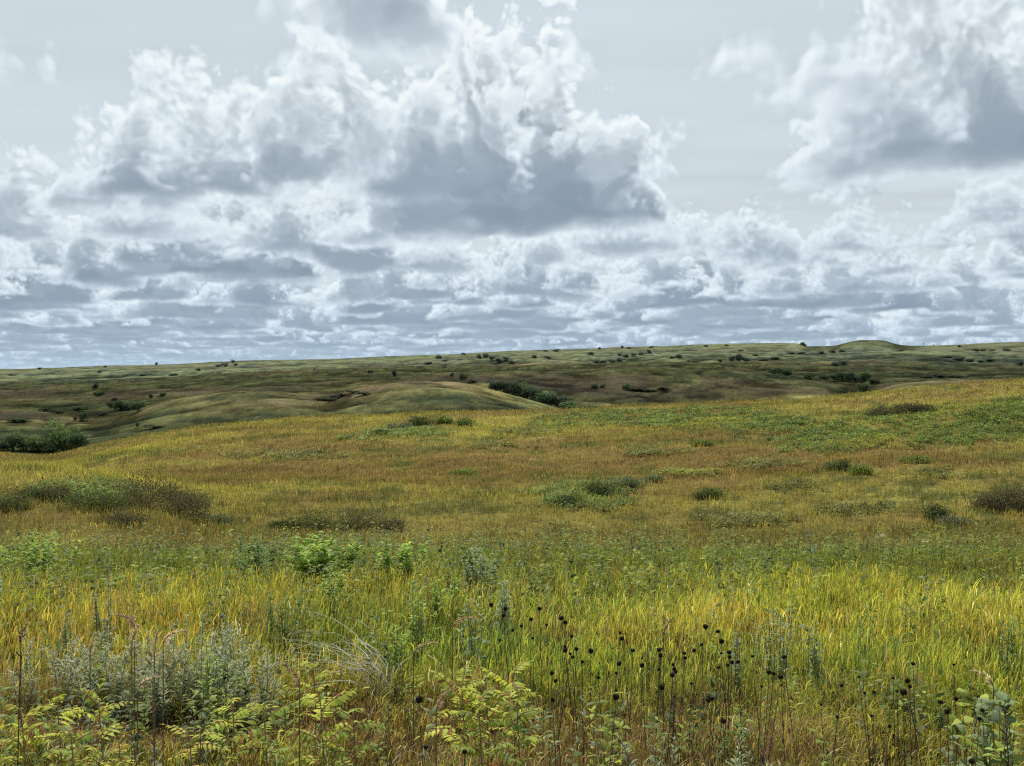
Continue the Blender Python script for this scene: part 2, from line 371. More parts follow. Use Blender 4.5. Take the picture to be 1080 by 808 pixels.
def meadow():
    bag = Bag()
    def layer(n, d0, d1, hlo, hhi, wlo, whi, lean, droop, nseg, p=1.0, mul=None, dark=.6, lift=None):
        X, Y = scatter(n, d0, d1, p=p)
        clump = n2(NT2, X, Y, 2.2, .4, .9)
        keep = RNG.random(n) < np.clip(.72+.3*clump, .2, 1)
        X, Y, clump = X[keep], Y[keep], clump[keep]; n = len(X)
        W = zone(X, Y)
        if mul is not None: W = W*np.array(mul)
        col, k = pick(PAL, W, n)
        pxs = 540+FPX*X/Y
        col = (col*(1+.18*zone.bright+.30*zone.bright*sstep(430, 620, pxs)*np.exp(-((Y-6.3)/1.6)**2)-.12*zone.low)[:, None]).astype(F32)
        tall = (1-.5*thin(X, Y))*(1-.42*zone.low)*(1-.16*zone.edge)*(1+.20*clump)*(.9+.22*sstep(3.3, 5.6, Y))*(1-.30*sstep(.2, 1.2, n2(NT1, X, Y, 3.1, .2, .2)))
        h = RNG.uniform(hlo, hhi, n)*tall
        w = RNG.uniform(wlo, whi, n)*np.where((k == 5) | (k == 4), .6, 1)
        wind = RNG.normal(.2, 1.5, n)
        z0 = None
        if lift:
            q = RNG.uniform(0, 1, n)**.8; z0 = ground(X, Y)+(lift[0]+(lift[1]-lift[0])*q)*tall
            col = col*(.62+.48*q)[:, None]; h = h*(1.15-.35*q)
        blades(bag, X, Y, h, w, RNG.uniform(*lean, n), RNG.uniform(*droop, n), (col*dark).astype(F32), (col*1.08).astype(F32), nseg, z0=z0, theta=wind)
    G = (1.3, .9, 1.3, 1, .7, .5, .5, .8)
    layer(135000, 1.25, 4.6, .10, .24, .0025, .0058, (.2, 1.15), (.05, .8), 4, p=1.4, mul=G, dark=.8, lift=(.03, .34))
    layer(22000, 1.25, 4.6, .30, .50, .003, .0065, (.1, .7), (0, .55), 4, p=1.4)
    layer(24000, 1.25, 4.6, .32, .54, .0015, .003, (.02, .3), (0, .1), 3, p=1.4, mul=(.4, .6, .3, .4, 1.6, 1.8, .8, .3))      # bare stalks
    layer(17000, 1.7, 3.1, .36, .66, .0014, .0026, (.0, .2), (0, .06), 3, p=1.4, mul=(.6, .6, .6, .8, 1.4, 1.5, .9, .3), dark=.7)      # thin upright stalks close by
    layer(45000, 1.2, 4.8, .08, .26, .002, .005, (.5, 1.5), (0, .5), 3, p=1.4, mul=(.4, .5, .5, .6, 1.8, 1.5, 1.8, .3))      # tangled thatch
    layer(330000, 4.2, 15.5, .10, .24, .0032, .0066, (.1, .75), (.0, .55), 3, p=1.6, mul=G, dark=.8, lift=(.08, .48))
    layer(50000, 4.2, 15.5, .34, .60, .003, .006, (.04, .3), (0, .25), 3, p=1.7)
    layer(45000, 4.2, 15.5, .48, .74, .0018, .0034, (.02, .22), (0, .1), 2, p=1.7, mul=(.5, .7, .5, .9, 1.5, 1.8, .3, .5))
    me = bag.build('meadow_grass', M_GRASS)
    tag(place('grass', me), 'tall mixed green, golden and dry brown prairie grass filling the meadow', 'grass', kind='stuff')
meadow()

HILL_GREEN = []   # filled below: soft-edged patches of low green growth on the rise: (px, py, rx, ry)
def hill_grass():
    bag = Bag()
    n = 460000
    X, Y = scatter(n, 17, 122, umax=.72, p=1.25)
    c1 = hill_tint(X, Y)*(1+.22*n2(NT2, X*.45, Y*1.3, 9, .2, .9)+.14*n2(NT1, X*.5, Y, 22, .6, .1)).clip(.5, 1.7)[:, None]
    clump = n2(NT2, X, Y, 3.5, .3, .6)
    keep = RNG.random(n) < np.clip(.6+.4*clump, .1, 1); X, Y, c1, clump = X[keep], Y[keep], c1[keep], clump[keep]; n = len(X)
    r = RNG.random(n)[:, None]
    col = c1*RNG.uniform(.75, 1.5, (n, 1)); col = np.where(r < .14, col*np.array([1.55, 1.45, 1.1]), col); col = np.where(r > .9, col*np.array([.75, 1.05, .8]), col)
    h = RNG.uniform(.16, .48, n)*(1+.25*clump)
    w = RNG.uniform(.010, .022, n)*(1+Y/90)
    blades(bag, X, Y, h, w, RNG.uniform(.05, .5, n), RNG.uniform(0, .3, n), (col*.7).astype(F32), (col*1.15).astype(F32), 2)
    me = bag.build('hill_grass', M_GRASS)
    tag(place('hill_grass', me), 'golden brown grass covering the rise beyond the draw', 'grass', kind='stuff')
hill_grass()
print('grass', round(time.time()-T_START, 1))
# ------------------------------------------------------------------ plant kit
def leaves(bag, P, D, Nn, L, W, col, curl=.15, cup=.2):
    """pointed oval leaves: P roots, D direction, Nn rough facing, L length, W width"""
    n = len(P); P = np.asarray(P, F32)
    D = D/np.maximum(np.linalg.norm(D, axis=1, keepdims=True), 1e-6)
    S = np.cross(D, Nn); S /= np.maximum(np.linalg.norm(S, axis=1, keepdims=True), 1e-6); U = np.cross(S, D)
    L = np.broadcast_to(L, n)[:, None]; W = np.broadcast_to(W, n)[:, None]
    pts = [P]
    for t, wd in ((.32, .5), (.68, .42)):
        c = P+D*L*t-U*L*curl*t*t
        pts += [c-S*W*wd+U*W*cup, c+S*W*wd+U*W*cup]
    pts.append(P+D*L-U*L*curl)
    V = np.stack(pts, 1); b = (np.arange(n)*6)[:, None]
    T = np.concatenate([b+np.array([[0, 2, 1]]), b+np.array([[3, 4, 5]])]); Q = b+np.array([[1, 2, 4, 3]])
    C = np.repeat(np.asarray(np.broadcast_to(col, (n, 3)), F32), 6, 0)
    bag.add(V.reshape(-1, 3), C, Q, T)
def tube(bag, pts, rad, col, sides=5):
    pts = np.asarray(pts, float); m = len(pts); rad = np.broadcast_to(rad, m)
    t = np.gradient(pts, axis=0); t /= np.linalg.norm(t, axis=1, keepdims=True)+1e-9
    ref = np.where(np.abs(t[:, 2:3]) > .9, np.array([[1., 0, 0]]), np.array([[0, 0, 1.]]))
    a = np.cross(t, ref); a /= np.linalg.norm(a, axis=1, keepdims=True)+1e-9; b = np.cross(t, a)
    th = np.arange(sides)*2*np.pi/sides
    V = pts[:, None]+rad[:, None, None]*(a[:, None]*np.cos(th)[None, :, None]+b[:, None]*np.sin(th)[None, :, None])
    i = np.arange(m-1)[:, None]; j = np.arange(sides)[None]; j2 = (j+1) % sides
    Q = np.stack([i*sides+j, i*sides+j2, (i+1)*sides+j2, (i+1)*sides+j], -1).reshape(-1, 4)
    T = [[(m-1)*sides, (m-1)*sides+k, (m-1)*sides+k+1] for k in range(1, sides-1)]
    bag.add(V.reshape(-1, 3), col, Q, T)
def unit(n, rng=RNG):
    v = rng.normal(size=(n, 3)); return v/np.linalg.norm(v, axis=1, keepdims=True)
def jit(col, n, a=.25, rng=RNG):
    return np.asarray(col, F32)*rng.uniform(1-a, 1+a, (n, 1))*rng.uniform(.93, 1.07, (n, 3))
ORD = 'first second third fourth fifth sixth seventh eighth ninth tenth eleventh twelfth thirteenth fourteenth fifteenth sixteenth seventeenth eighteenth nineteenth twentieth'.split()
TENS = {2: 'twenty', 3: 'thirty', 4: 'forty'}
def ordinal(i):
    if i < 20: return ORD[i]
    k = i+1; t, u = divmod(k, 10)
    return TENS[t]+('-'+ORD[u-1] if u else '').replace('', '', 1) if u else {2: 'twentieth', 3: 'thirtieth', 4: 'fortieth'}[t]

# ------------------------------------------------------------------ distant trees and scrub
def crown_mesh(name, seed, n, kind, mat=None, cards=(.10, .2)):
    """unit crown: about 1 wide, 1 tall, standing on z=0"""
    r = np.random.default_rng(seed); bag = Bag()
    k = 11 if kind == 'tree' else 10
    cs = []
    for q in range(k):
        a = r.uniform(0, 6.28); rr = .30*math.sqrt(r.random()) if kind == 'tree' else .40*math.sqrt(r.random())
        z = r.uniform(.20, .80) if kind == 'tree' else r.uniform(.10, .62)
        cs.append((rr*math.cos(a), rr*math.sin(a), z, r.uniform(.16, .27)*(1.05 if kind == 'tree' else 1.15)))
    cs = np.array(cs); w = cs[:, 3]**2; pickk = r.choice(k, n, p=w/w.sum())
    d = r.normal(size=(n, 3)); d /= np.linalg.norm(d, axis=1, keepdims=True)
    rad = cs[pickk, 3]*r.uniform(.55, 1.12, n)
    P = cs[pickk, :3]+d*rad[:, None]*np.array([1, 1, .95]); P[:, 2] = np.maximum(P[:, 2], .02)
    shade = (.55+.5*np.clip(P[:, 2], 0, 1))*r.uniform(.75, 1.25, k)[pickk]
    D = d*.5+r.normal(size=(n, 3))*.6
    sz = r.uniform(cards[0], cards[1], n)
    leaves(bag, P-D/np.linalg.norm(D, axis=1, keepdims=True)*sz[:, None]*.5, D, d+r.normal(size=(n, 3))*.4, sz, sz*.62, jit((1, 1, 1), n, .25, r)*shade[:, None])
    return bag
def trunk_bag(seed, h=.55):
    r = np.random.default_rng(seed); bag = Bag()
    tube(bag, [(0, 0, -.08), (.01, 0, h*.3), (.02, .01, h*.6), (.0, .0, h*1.15)], [.040, .032, .025, .010], (.07, .055, .04), 6)
    for q in range(5):
        a = r.uniform(0, 6.28); z = r.uniform(.2, .5)*h*1.4; l = r.uniform(.16, .3)
        tube(bag, [(0.01, 0, z), (l*.5*math.cos(a), l*.5*math.sin(a), z+l*.45), (l*math.cos(a), l*math.sin(a), z+l*1.1)], [.016, .011, .004], (.07, .055, .04), 5)
    return bag
def tinted(bag, tint, name, mat):
    C = [c*np.asarray(tint, F32) for c in bag.C]; keep = bag.C; bag.C = C; me = bag.build(name, mat); bag.C = keep; return me
TINTS = {'dark': (0.142, 0.189, 0.115), 'mid': (0.203, 0.270, 0.121), 'blue': (0.169, 0.223, 0.182), 'haze': (.25, .295, .25), 'hazedark': (.195, .24, .185), 'pale': (0.297, 0.351, 0.162), 'scrub': (0.216, 0.216, 0.135), 'lit': (0.311, 0.392, 0.142)}  # haze tints carry aerial haze in the leaf colour, lit carries sunlight
PROTO = {}
def proto(kind, tint, v, small):
    key = (kind, tint, v, small)
    if key not in PROTO:
        n = 240 if small else 1300
        b = crown_mesh('crown', 100+v*7+(kind == 'tree')*50, n, kind, cards=(.15, .28) if small else (.06, .115))
        if small and kind == 'tree':   # a few pixels tall: trunk and crown in the one mesh
            t = trunk_bag(v)
            t.C = [np.asarray(c, F32)*0+np.array((.7, .6, .6), F32) for c in t.C]
            b.V += t.V; b.C += t.C
            off = b.n
            b.Q += [q+off for q in t.Q]; b.T += [q+off for q in t.T]
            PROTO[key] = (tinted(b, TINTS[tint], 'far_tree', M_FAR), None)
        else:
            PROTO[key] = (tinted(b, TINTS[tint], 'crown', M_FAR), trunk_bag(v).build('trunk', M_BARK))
    return PROTO[key]
# (photo x, base y, width px, height px, kind, tint), by place; each place gives its own label and group
PLACES = [
 ('tiny dark tree on the far skyline, {o} from the left along the ridge', 'tree', 'trees along the far skyline', 100, 'far', [
   (42,390,5,3,'t','dark'),(111,387.6,4,2.6,'t','dark'),(165,385.2,4,4,'t','dark'),(246,382.6,5,4,'t','dark'),
   (489,374.2,6,3,'b','blue'),(575,370.6,8,3,'b','blue'),(587,370.4,9,3.4,'b','blue'),(632,368.6,4,3,'t','dark'),(656,368,4,4,'t','dark'),(663,367.8,6,3,'b','dark'),(687,367,6,3,'b','dark'),
   (744,365.6,7,3,'b','blue'),(767,365,6,2.6,'b','dark'),(847,364.6,9,4.4,'t','dark'),(1012,366,6,3,'b','dark'),]),
 ('small dark bush on the pale slope under the far ridge, {o} from the left', 'bush', 'bushes on the far pale slope', 1500, 'far', [
   (14,396,10,3,'b','scrub'),(105,393,6,3.4,'b','dark'),(150,396.5,10,3,'b','scrub'),(182,396,16,3.2,'b','scrub'),(209,391,6,4,'b','dark'),
   (230,386.4,7,4,'b','blue'),(237,386.6,9,5.4,'t','blue'),(249,385.5,6,4,'b','blue'),(332,393,5,4.4,'t','dark'),
   (391,393,6,3.2,'b','dark'),(452,384,12,4,'b','scrub'),(463,378,9,4.6,'t','blue'),(470,381,9,3,'b','scrub'),
   (469,392.5,4,5,'t','dark'),(563,377,9,4,'b','blue'),(577,378,12,4,'b','blue'),(622,374,10,4.4,'b','blue'),]),
 ('blue green tree in the wooded patch below the far ridge, {o} from the left', 'tree', 'trees of the wooded patch left of centre', 1500, 'far', [
   (505,378.5,8,6,'t','blue'),(512,377,9,5.4,'t','dark'),(519,380,9,6.6,'t','blue'),(526,383,10,7,'t','dark'),(533,381,10,7,'t','blue'),(540,385,10,7,'t','dark'),(522,388,10,6,'b','blue'),(534,389,11,6,'b','dark')]),
 ('rounded dark bush in the scrub around the pale farm track, {o} from the left', 'bush', 'bushes around the far farm track', 1400, 'far', [
   (628,385,8,5,'b','blue'),(636,384.4,8,5,'b','dark'),(645,383.6,8,5,'b','blue'),(653,383,8,5,'t','blue'),(653,375,8,4,'b','blue'),(660,376,9,4.6,'b','dark'),(668,375.5,9,5,'t','blue'),(676,374,9,4,'b','blue'),(684,372,6,4,'t','dark'),
   (708,377.5,9,4,'b','blue'),(716,377,9,4.4,'t','blue'),(726,382,4,3,'b','dark'),(759,385,6,4.4,'b','dark'),(772,386,9,7,'t','blue'),(780,386.5,12,10,'t','dark'),(788,386,9,6,'b','blue'),(797,375,8,4,'b','blue'),(781,370.6,8,3,'b','blue'),(806,381,12,4,'b','dark')]),
 ('dark bush on the plain below the flat-topped mound, {o} from the left', 'bush', 'bushes on the plain below the mound', 1300, 'far', [
   (816,379,11,3.6,'b','dark'),(834,373,9,3,'b','dark'),(846,373,10,3,'b','dark'),(866,372.6,8,3.6,'b','dark'),(877,371.6,9,3.8,'b','dark'),(888,371,10,3.8,'b','dark'),
   (881,386,10,7,'b','dark'),(889,386,11,7.6,'b','blue'),(950,370,7,3,'b','dark'),(1001,377.6,13,3.6,'b','dark'),(1012,380,13,5,'b','blue'),(1022,381.6,12,5,'b','dark'),(1034,382,9,3.4,'b','dark'),(1044,381.6,10,5,'b','dark'),
   (1028,370.4,9,4,'b','dark'),(1037,370,9,3.6,'b','blue'),(1047,370,7,3,'b','dark'),(1061,370,10,5,'b','dark'),(1076,391,8,7,'t','dark')]),
 ('dark scrubby tree in the draw before the mound, {o} from the left', 'tree', 'trees in the draw before the mound', 700, 'mid', [
   (817,394,13,6.6,'b','mid'),(829,396,9,7,'b','dark'),(854,400,9,6,'b','mid'),(870,401,9,6,'b','scrub'),(880,402,10,7,'t','mid'),(888,402,11,9,'t','mid'),(896,403,11,10,'t','dark'),(905,403,10,7,'b','mid'),(912,404,12,11,'t','mid'),(922,404,10,5,'b','scrub'),(975,399,14,4,'b','scrub'),(990,399,15,4.4,'b','scrub'),(1010,399,14,4,'b','scrub')]),
 ('round green tree standing by itself where the draw meets the near slope', 'tree', None, 300, 'mid', [(911,416.5,13,12,'t','mid')]),
 ('dark tree in the ravine line behind the golden rise, {o} from the left', 'tree', 'trees filling the ravine behind the rise', 420, 'mid', [
   (522,413,11,8,'t','dark'),(531,415,11,10,'t','dark'),(541,417,13,12,'t','dark'),(549,419,13,12,'t','mid'),(557,422,12,11,'t','dark'),(565,424.5,13,12,'t','dark'),(573,427,13,11,'t','mid'),(581,429,14,12,'t','dark'),(589,431,13,11,'t','dark'),(598,433.5,13,8,'t','mid'),(607,434.5,12,6,'b','mid'),(618,434.5,13,6,'b','mid'),(630,434,13,5.4,'b','dark'),(641,433,12,4,'b','mid')]),
 ('lone dark shrub on the shaded brown hillside, {o} from the left', 'bush', 'lone shrubs on the shaded hillside', 450, 'mid', [
   (391,393.4,5,3.4,'b','dark'),(416,397,5,6,'t','dark'),(477,397,4,4,'b','scrub'),(489,401,9,7,'t','mid'),(497,404,8,4,'b','mid'),(627,409,8,5,'b','mid'),(636,409,5,4,'b','mid'),(660,411.6,7,6,'t','mid'),(672,412,16,3.4,'b','scrub'),(686,413,14,3,'b','scrub'),(700,411,16,3,'b','scrub')]),
 ('dark scrub bush in the hollow between the two olive knolls, {o} from the left', 'bush', 'scrub in the hollow between the knolls', 300, 'mid', [
   (338,430,10,4,'b','scrub'),(345,425,10,5,'b','scrub'),(353,421,11,5,'b','scrub'),(341,436,11,5,'b','scrub'),(361,418,11,4,'b','scrub'),(372,415,11,4,'b','scrub'),(383,419,13,4,'b','scrub'),(350,431,10,4,'b','scrub')]),
 ('dark bush scattered along the shaded left draw, {o} from the left', 'bush', 'bushes of the shaded left draw', 230, 'mid', [
   (19,445,18,5,'b','mid'),(50,434,13,5,'b','mid'),(60,436,11,4,'b','scrub'),(83,434,14,6,'b','mid'),(101,411,6,6,'t','dark'),(105,417,10,5,'b','mid'),(108,438,9,4,'b','scrub'),(118,430,12,7,'b','mid'),(120,423,5,4,'b','dark'),(127,434,14,11,'t','mid'),(136,433,13,9,'b','dark'),(146,434,15,10,'t','mid'),(159,420.6,4.4,5,'t','dark'),(171,418,6,4.6,'b','mid'),(145,450,3.4,4,'t','dark'),(157,450,9,3,'b','scrub'),(165,452,14,3.4,'b','scrub')]),
 ('low bush among the trees of the left hollow, {o} from the left', 'bush', 'low bushes of the left hollow', 150, 'mid', [
   (4,475,14,8,'b','mid'),(52,476,12,10,'b','mid'),(34,466,9,6,'b','scrub'),(80,443,5,4,'b','scrub')]),
 ('leafy tree in the left hollow beyond the golden slope, {o} from the left', 'tree', 'trees of the left hollow', 150, 'mid', [
   (14,475,17,14,'t','mid'),(41,476,17,13,'t','lit'),(66,477,25,25,'t','lit'),(82,474,16,13,'t','mid'),(28,475,13,10,'t','mid'),(88,444,6.4,8,'t','mid')]),
]
def far_growth():
    for lab, cat, grp, d0, scale, rows in PLACES:
        rows = sorted(rows)
        for i, (px, py, wp, hp, k, tint) in enumerate(rows):
            x, y, z = at(px, py, d0)
            g_ = {'far': .85, 'mid': 1.18}[scale]*(1.2 if 'hollow beyond' in lab or 'ravine line' in lab else 1)
            w, h = wp*y/FPX*g_*(1.08 if scale == 'far' else 1.05), hp*y/FPX*g_*(.92 if scale == 'far' else .9)
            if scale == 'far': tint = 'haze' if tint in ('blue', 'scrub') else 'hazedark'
            kind = 'tree' if k == 't' else 'bush'
            small = hp < 6.5
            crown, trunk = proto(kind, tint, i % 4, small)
            l = lab.format(o=ordinal(i)) if len(rows) > 1 else lab
            rz = random.uniform(0, 6.28)
            if small:
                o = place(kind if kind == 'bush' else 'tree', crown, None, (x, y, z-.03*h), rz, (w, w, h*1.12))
            else:
                o = empty('tree' if kind == 'tree' else 'bush', (x, y, z-.02*h), rz); o.scale = (w, w, h*1.08)
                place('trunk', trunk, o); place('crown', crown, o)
            tag(o, l, 'tree' if kind == 'tree' else 'bush', grp)
far_growth()

# small landmarks on the skyline
def landmarks():
    x, y, z = at(912, 360.4, 2200)
    b = Bag(); s = y/FPX
    for (dx, w, h) in ((0, 1.9, 2.2), (1.6*s, .9, 1.2)):
        w *= s*.55; h *= s*.6
        for k in range(4):
            ww = w*(1-.16*k); zz = h*k/4
            tube(b, [(dx, 0, zz-.2), (dx, 0, zz+h/4)], [ww*.6, ww*.52], (.20, .18, .15), 6)
    o = place('stone_cairn', b.build('stone_cairn', M_STONE), None, (x, y, z)); tag(o, 'tiny stone cairn on top of the flat-topped mound', 'cairn')
    for i, (px, hp) in enumerate(((974, 5.0), (985, 3.6))):
        x, y, z = at(px, 366.2, 2200); s = y/FPX; h = hp*s
        b = Bag()
        for q in (-1, 1): tube(b, [(q*h*.10, 0, -.5), (q*h*.02, 0, h)], .12*s, (.22, .23, .24), 4)
        t = empty('power_pylon', (x, y, z)); place('mast', b.build('mast', M_STEM), t)
        for zz in (.72, .9):
            b = Bag(); tube(b, [(-h*.22, 0, h*zz), (h*.22, 0, h*zz)], .10*s, (.22, .23, .24), 4); place('crossarm', b.build('crossarm', M_STEM), t)
        tag(t, 'faint %s power pylon on the skyline to the side of the mound' % ('taller' if i == 0 else 'shorter'), 'pylon', 'pylons beside the mound')
    # pale farm track and the little white house at its head
    pts = [at(px, py, 1500) for px, py in ((690, 374.0), (694, 374.6), (698, 376), (703, 377.4), (710, 378.6))]
    V = []; 
    for k, (x, y, z) in enumerate(pts):
        w = 9
        for q in (-1, 1):
            yy = y+q*w; V.append((x, yy, gz(x, yy)+.5))
    Q = [[2*k, 2*k+2, 2*k+3, 2*k+1] for k in range(len(pts)-1)]
    me = mesh('farm_track', np.array(V), [Q], M_STONE, np.tile((.42, .38, .30), (len(V), 1)))
    tag(place('farm_track', me), 'pale dirt track climbing the far ridge', kind='structure')
    x, y, z = at(689.5, 373.6, 1500); s = y/FPX
    t = empty('farmhouse', (x, y, z), .3); w, d, h = 1.5*s, 1.2*s, 1.15*s
    b = Bag(); c = [(-w, -d, -1), (w, -d, -1), (w, d, -1), (-w, d, -1), (-w, -d, h), (w, -d, h), (w, d, h), (-w, d, h)]
    b.add(np.array(c)*.75, (.72, .70, .66), [[0, 1, 5, 4], [1, 2, 6, 5], [2, 3, 7, 6], [3, 0, 4, 7]]); place('wall', b.build('wall', M_STONE), t)
    b = Bag(); h2 = h*.75; w2, d2 = w*.85, d*.85
    b.add([(-w2, -d2, h2), (w2, -d2, h2), (w2, d2, h2), (-w2, d2, h2), (-w2, 0, h2*1.6), (w2, 0, h2*1.6)], (.45, .42, .40), [[0, 1, 5, 4], [2, 3, 4, 5]], [[0, 4, 3], [1, 2, 5]])
    place('roof', b.build('roof', M_STONE), t)
    tag(t, 'tiny white farmhouse at the head of the pale track on the far ridge', 'house')
landmarks()

# ------------------------------------------------------------------ shrubs on the golden rise
def shrub(px, py, wp, hp, label, cols, d0=20, group=None, nl=1400, leaf=None, twig=True, seed=0):
    x, y, z = at(px, py, d0); r = np.random.default_rng(1000+int(px)*3+int(py)+seed)
    w, h = wp*y/FPX, hp*y/FPX; t = empty('shrub', (x, y, 0)); t.location = (x, y, z)
    k = max(6, int(7*wp/max(hp, 1)*.7))
    cx = r.uniform(-.42, .42, k)*w; cyy = r.uniform(-.3, .3, k)*w*.8; env = np.sqrt(np.clip(1-(cx/(.56*w))**2, .12, 1))
    ch = h*env*r.uniform(.5, 1.12, k); rr = np.minimum(ch*.55, w*.22)+.04
    base = ground(x+cx, y+cyy)-z
    tot = nl; pk = r.choice(k, tot, p=(ch*rr)/(ch*rr).sum())
    d = r.normal(size=(tot, 3)); d /= np.linalg.norm(d, axis=1, keepdims=True); q = r.uniform(.45, 1.1, tot)
    P = np.stack([cx[pk]+d[:, 0]*rr[pk]*1.5*q, cyy[pk]+d[:, 1]*rr[pk]*1.5*q, base[pk]+ch[pk]*.5+d[:, 2]*ch[pk]*.55*q], -1)
    P[:, 2] = np.maximum(P[:, 2], base[pk]+.02)
    L = leaf or max(.055, 2.0*y/FPX); D = d*.6+r.normal(size=(tot, 3))*.5+np.array([0, 0, .25])
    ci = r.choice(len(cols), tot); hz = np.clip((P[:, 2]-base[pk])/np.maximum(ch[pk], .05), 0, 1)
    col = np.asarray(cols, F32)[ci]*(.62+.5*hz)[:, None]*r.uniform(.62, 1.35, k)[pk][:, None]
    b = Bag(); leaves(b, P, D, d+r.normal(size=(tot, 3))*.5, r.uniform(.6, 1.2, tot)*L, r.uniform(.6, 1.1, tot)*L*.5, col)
    place('foliage', b.build('foliage', M_LEAF), t)
    b = Bag()
    for q in range(min(k*3, 40)):
        i = q % k; a = r.uniform(-.5, .5, 2)*rr[i]
        p0 = np.array([cx[i]*.8, cyy[i]*.8, base[i]-.03]); p2 = np.array([cx[i]+a[0]*1.6, cyy[i]+a[1]*1.6, base[i]+ch[i]*r.uniform(.8, 1.08)])
        tube(b, [p0, (p0+p2)/2+np.array([a[0]*.4, a[1]*.4, 0]), p2], [.012, .009, .004], (.13, .095, .06), 4)
    place('branches', b.build('branches', M_STEM), t)
    tag(t, label, 'shrub', group)
    return t
G1 = [(.100, .128, .042), (.125, .155, .048), (.080, .104, .038)]; G2 = [(.190, .250, .060), (.230, .285, .065), (.160, .215, .058)]
BR = [(.130, .112, .058), (.105, .110, .050), (.150, .122, .066), (.088, .100, .046)]; GY = [(.200, .220, .130), (.165, .190, .105), (.230, .240, .140)]
for a in (
 (445, 450, 26, 11, 'dark green shrub on the crest of the golden rise', G1), (422, 453, 26, 7, 'low grey green shrub just left of the dark shrub on the crest', GY),
 (488, 450, 20, 9, 'yellowish green shrub just right of the dark shrub on the crest', G2), (400, 459, 26, 5, 'flat green shrub trailing down the slope left of the crest shrubs', G1),
 (468, 446, 16, 7, 'pale green tufted shrub between the crest shrubs', G2),
 (940, 438, 62, 11, 'broad brownish olive shrub inside the green thicket on the upper right slope', BR), (968, 435, 34, 9, 'smaller brownish shrub at the upper right end of the olive shrub', BR),
 (885, 497, 20, 13, 'small upright dark green shrub on the right slope', G1), (907, 500, 22, 9, 'small round green shrub beside the upright dark shrub', G2),
 (965, 489, 28, 9, 'bright yellow green low shrub on the right slope', G2), (747, 524, 32, 11, 'dark green spreading shrub in the middle of the slope', G1),
 (992, 549, 26, 17, 'rounded olive shrub at the foot of the right slope', G1), (1006, 556, 30, 12, 'grey green low shrub in front of the rounded olive shrub', GY),
 (1066, 540, 58, 28, 'large grey brown shrub cut by the right edge of the view', BR), (1040, 533, 26, 12, 'thin brownish shrub on the left flank of the large right edge shrub', BR),
 (660, 514, 34, 11, 'grey green shrub at the top of the slanting patch', GY), (632, 522, 40, 13, 'dense grey green shrub in the middle of the slanting patch', G1), (600, 533, 40, 11, 'low green shrub at the lower end of the slanting patch', G1),
 (690, 509, 22, 8, 'small grey shrub just right of the slanting patch', GY),
 (490, 501, 34, 6, 'low green shrub patch on the slope below the crest shrubs', G2), (740, 470, 24, 6, 'small green shrub on the slope under the thicket', G2)):
    shrub(*a[:4], a[4], a[5], d0=36, nl=500+int(a[2]*a[3]*3))
for a in (
 (172, 543, 100, 35, 'broad brown green shrub mound, the biggest on the left', BR), (100, 538, 66, 26, 'dark green shrub against the left side of the brown mound', G1), (196, 534, 44, 26, 'grey brown shrub on the right shoulder of the brown mound', BR),
 (62, 527, 40, 16, 'olive shrub on the hump left of the brown mound', BR), (12, 537, 62, 20, 'dark green shrub at the left edge of the view', G1), (36, 523, 34, 10, 'low green shrub above the left edge shrub', G1),
 (128, 552, 56, 14, 'low tangled shrub in front of the brown mound', BR), (345, 557, 84, 17, 'wide dark olive shrub at the foot of the slope left of centre', G1), (396, 558, 70, 15, 'low brownish shrub right of the wide olive shrub', BR), (228, 551, 30, 9, 'small grey shrub trailing off the brown mound', GY),
 (300, 556, 30, 8, 'small dark shrub left of the wide olive shrub', G1)):
    shrub(*a[:4], a[4], a[5], d0=24, nl=700+int(a[2]*a[3]*1.6))

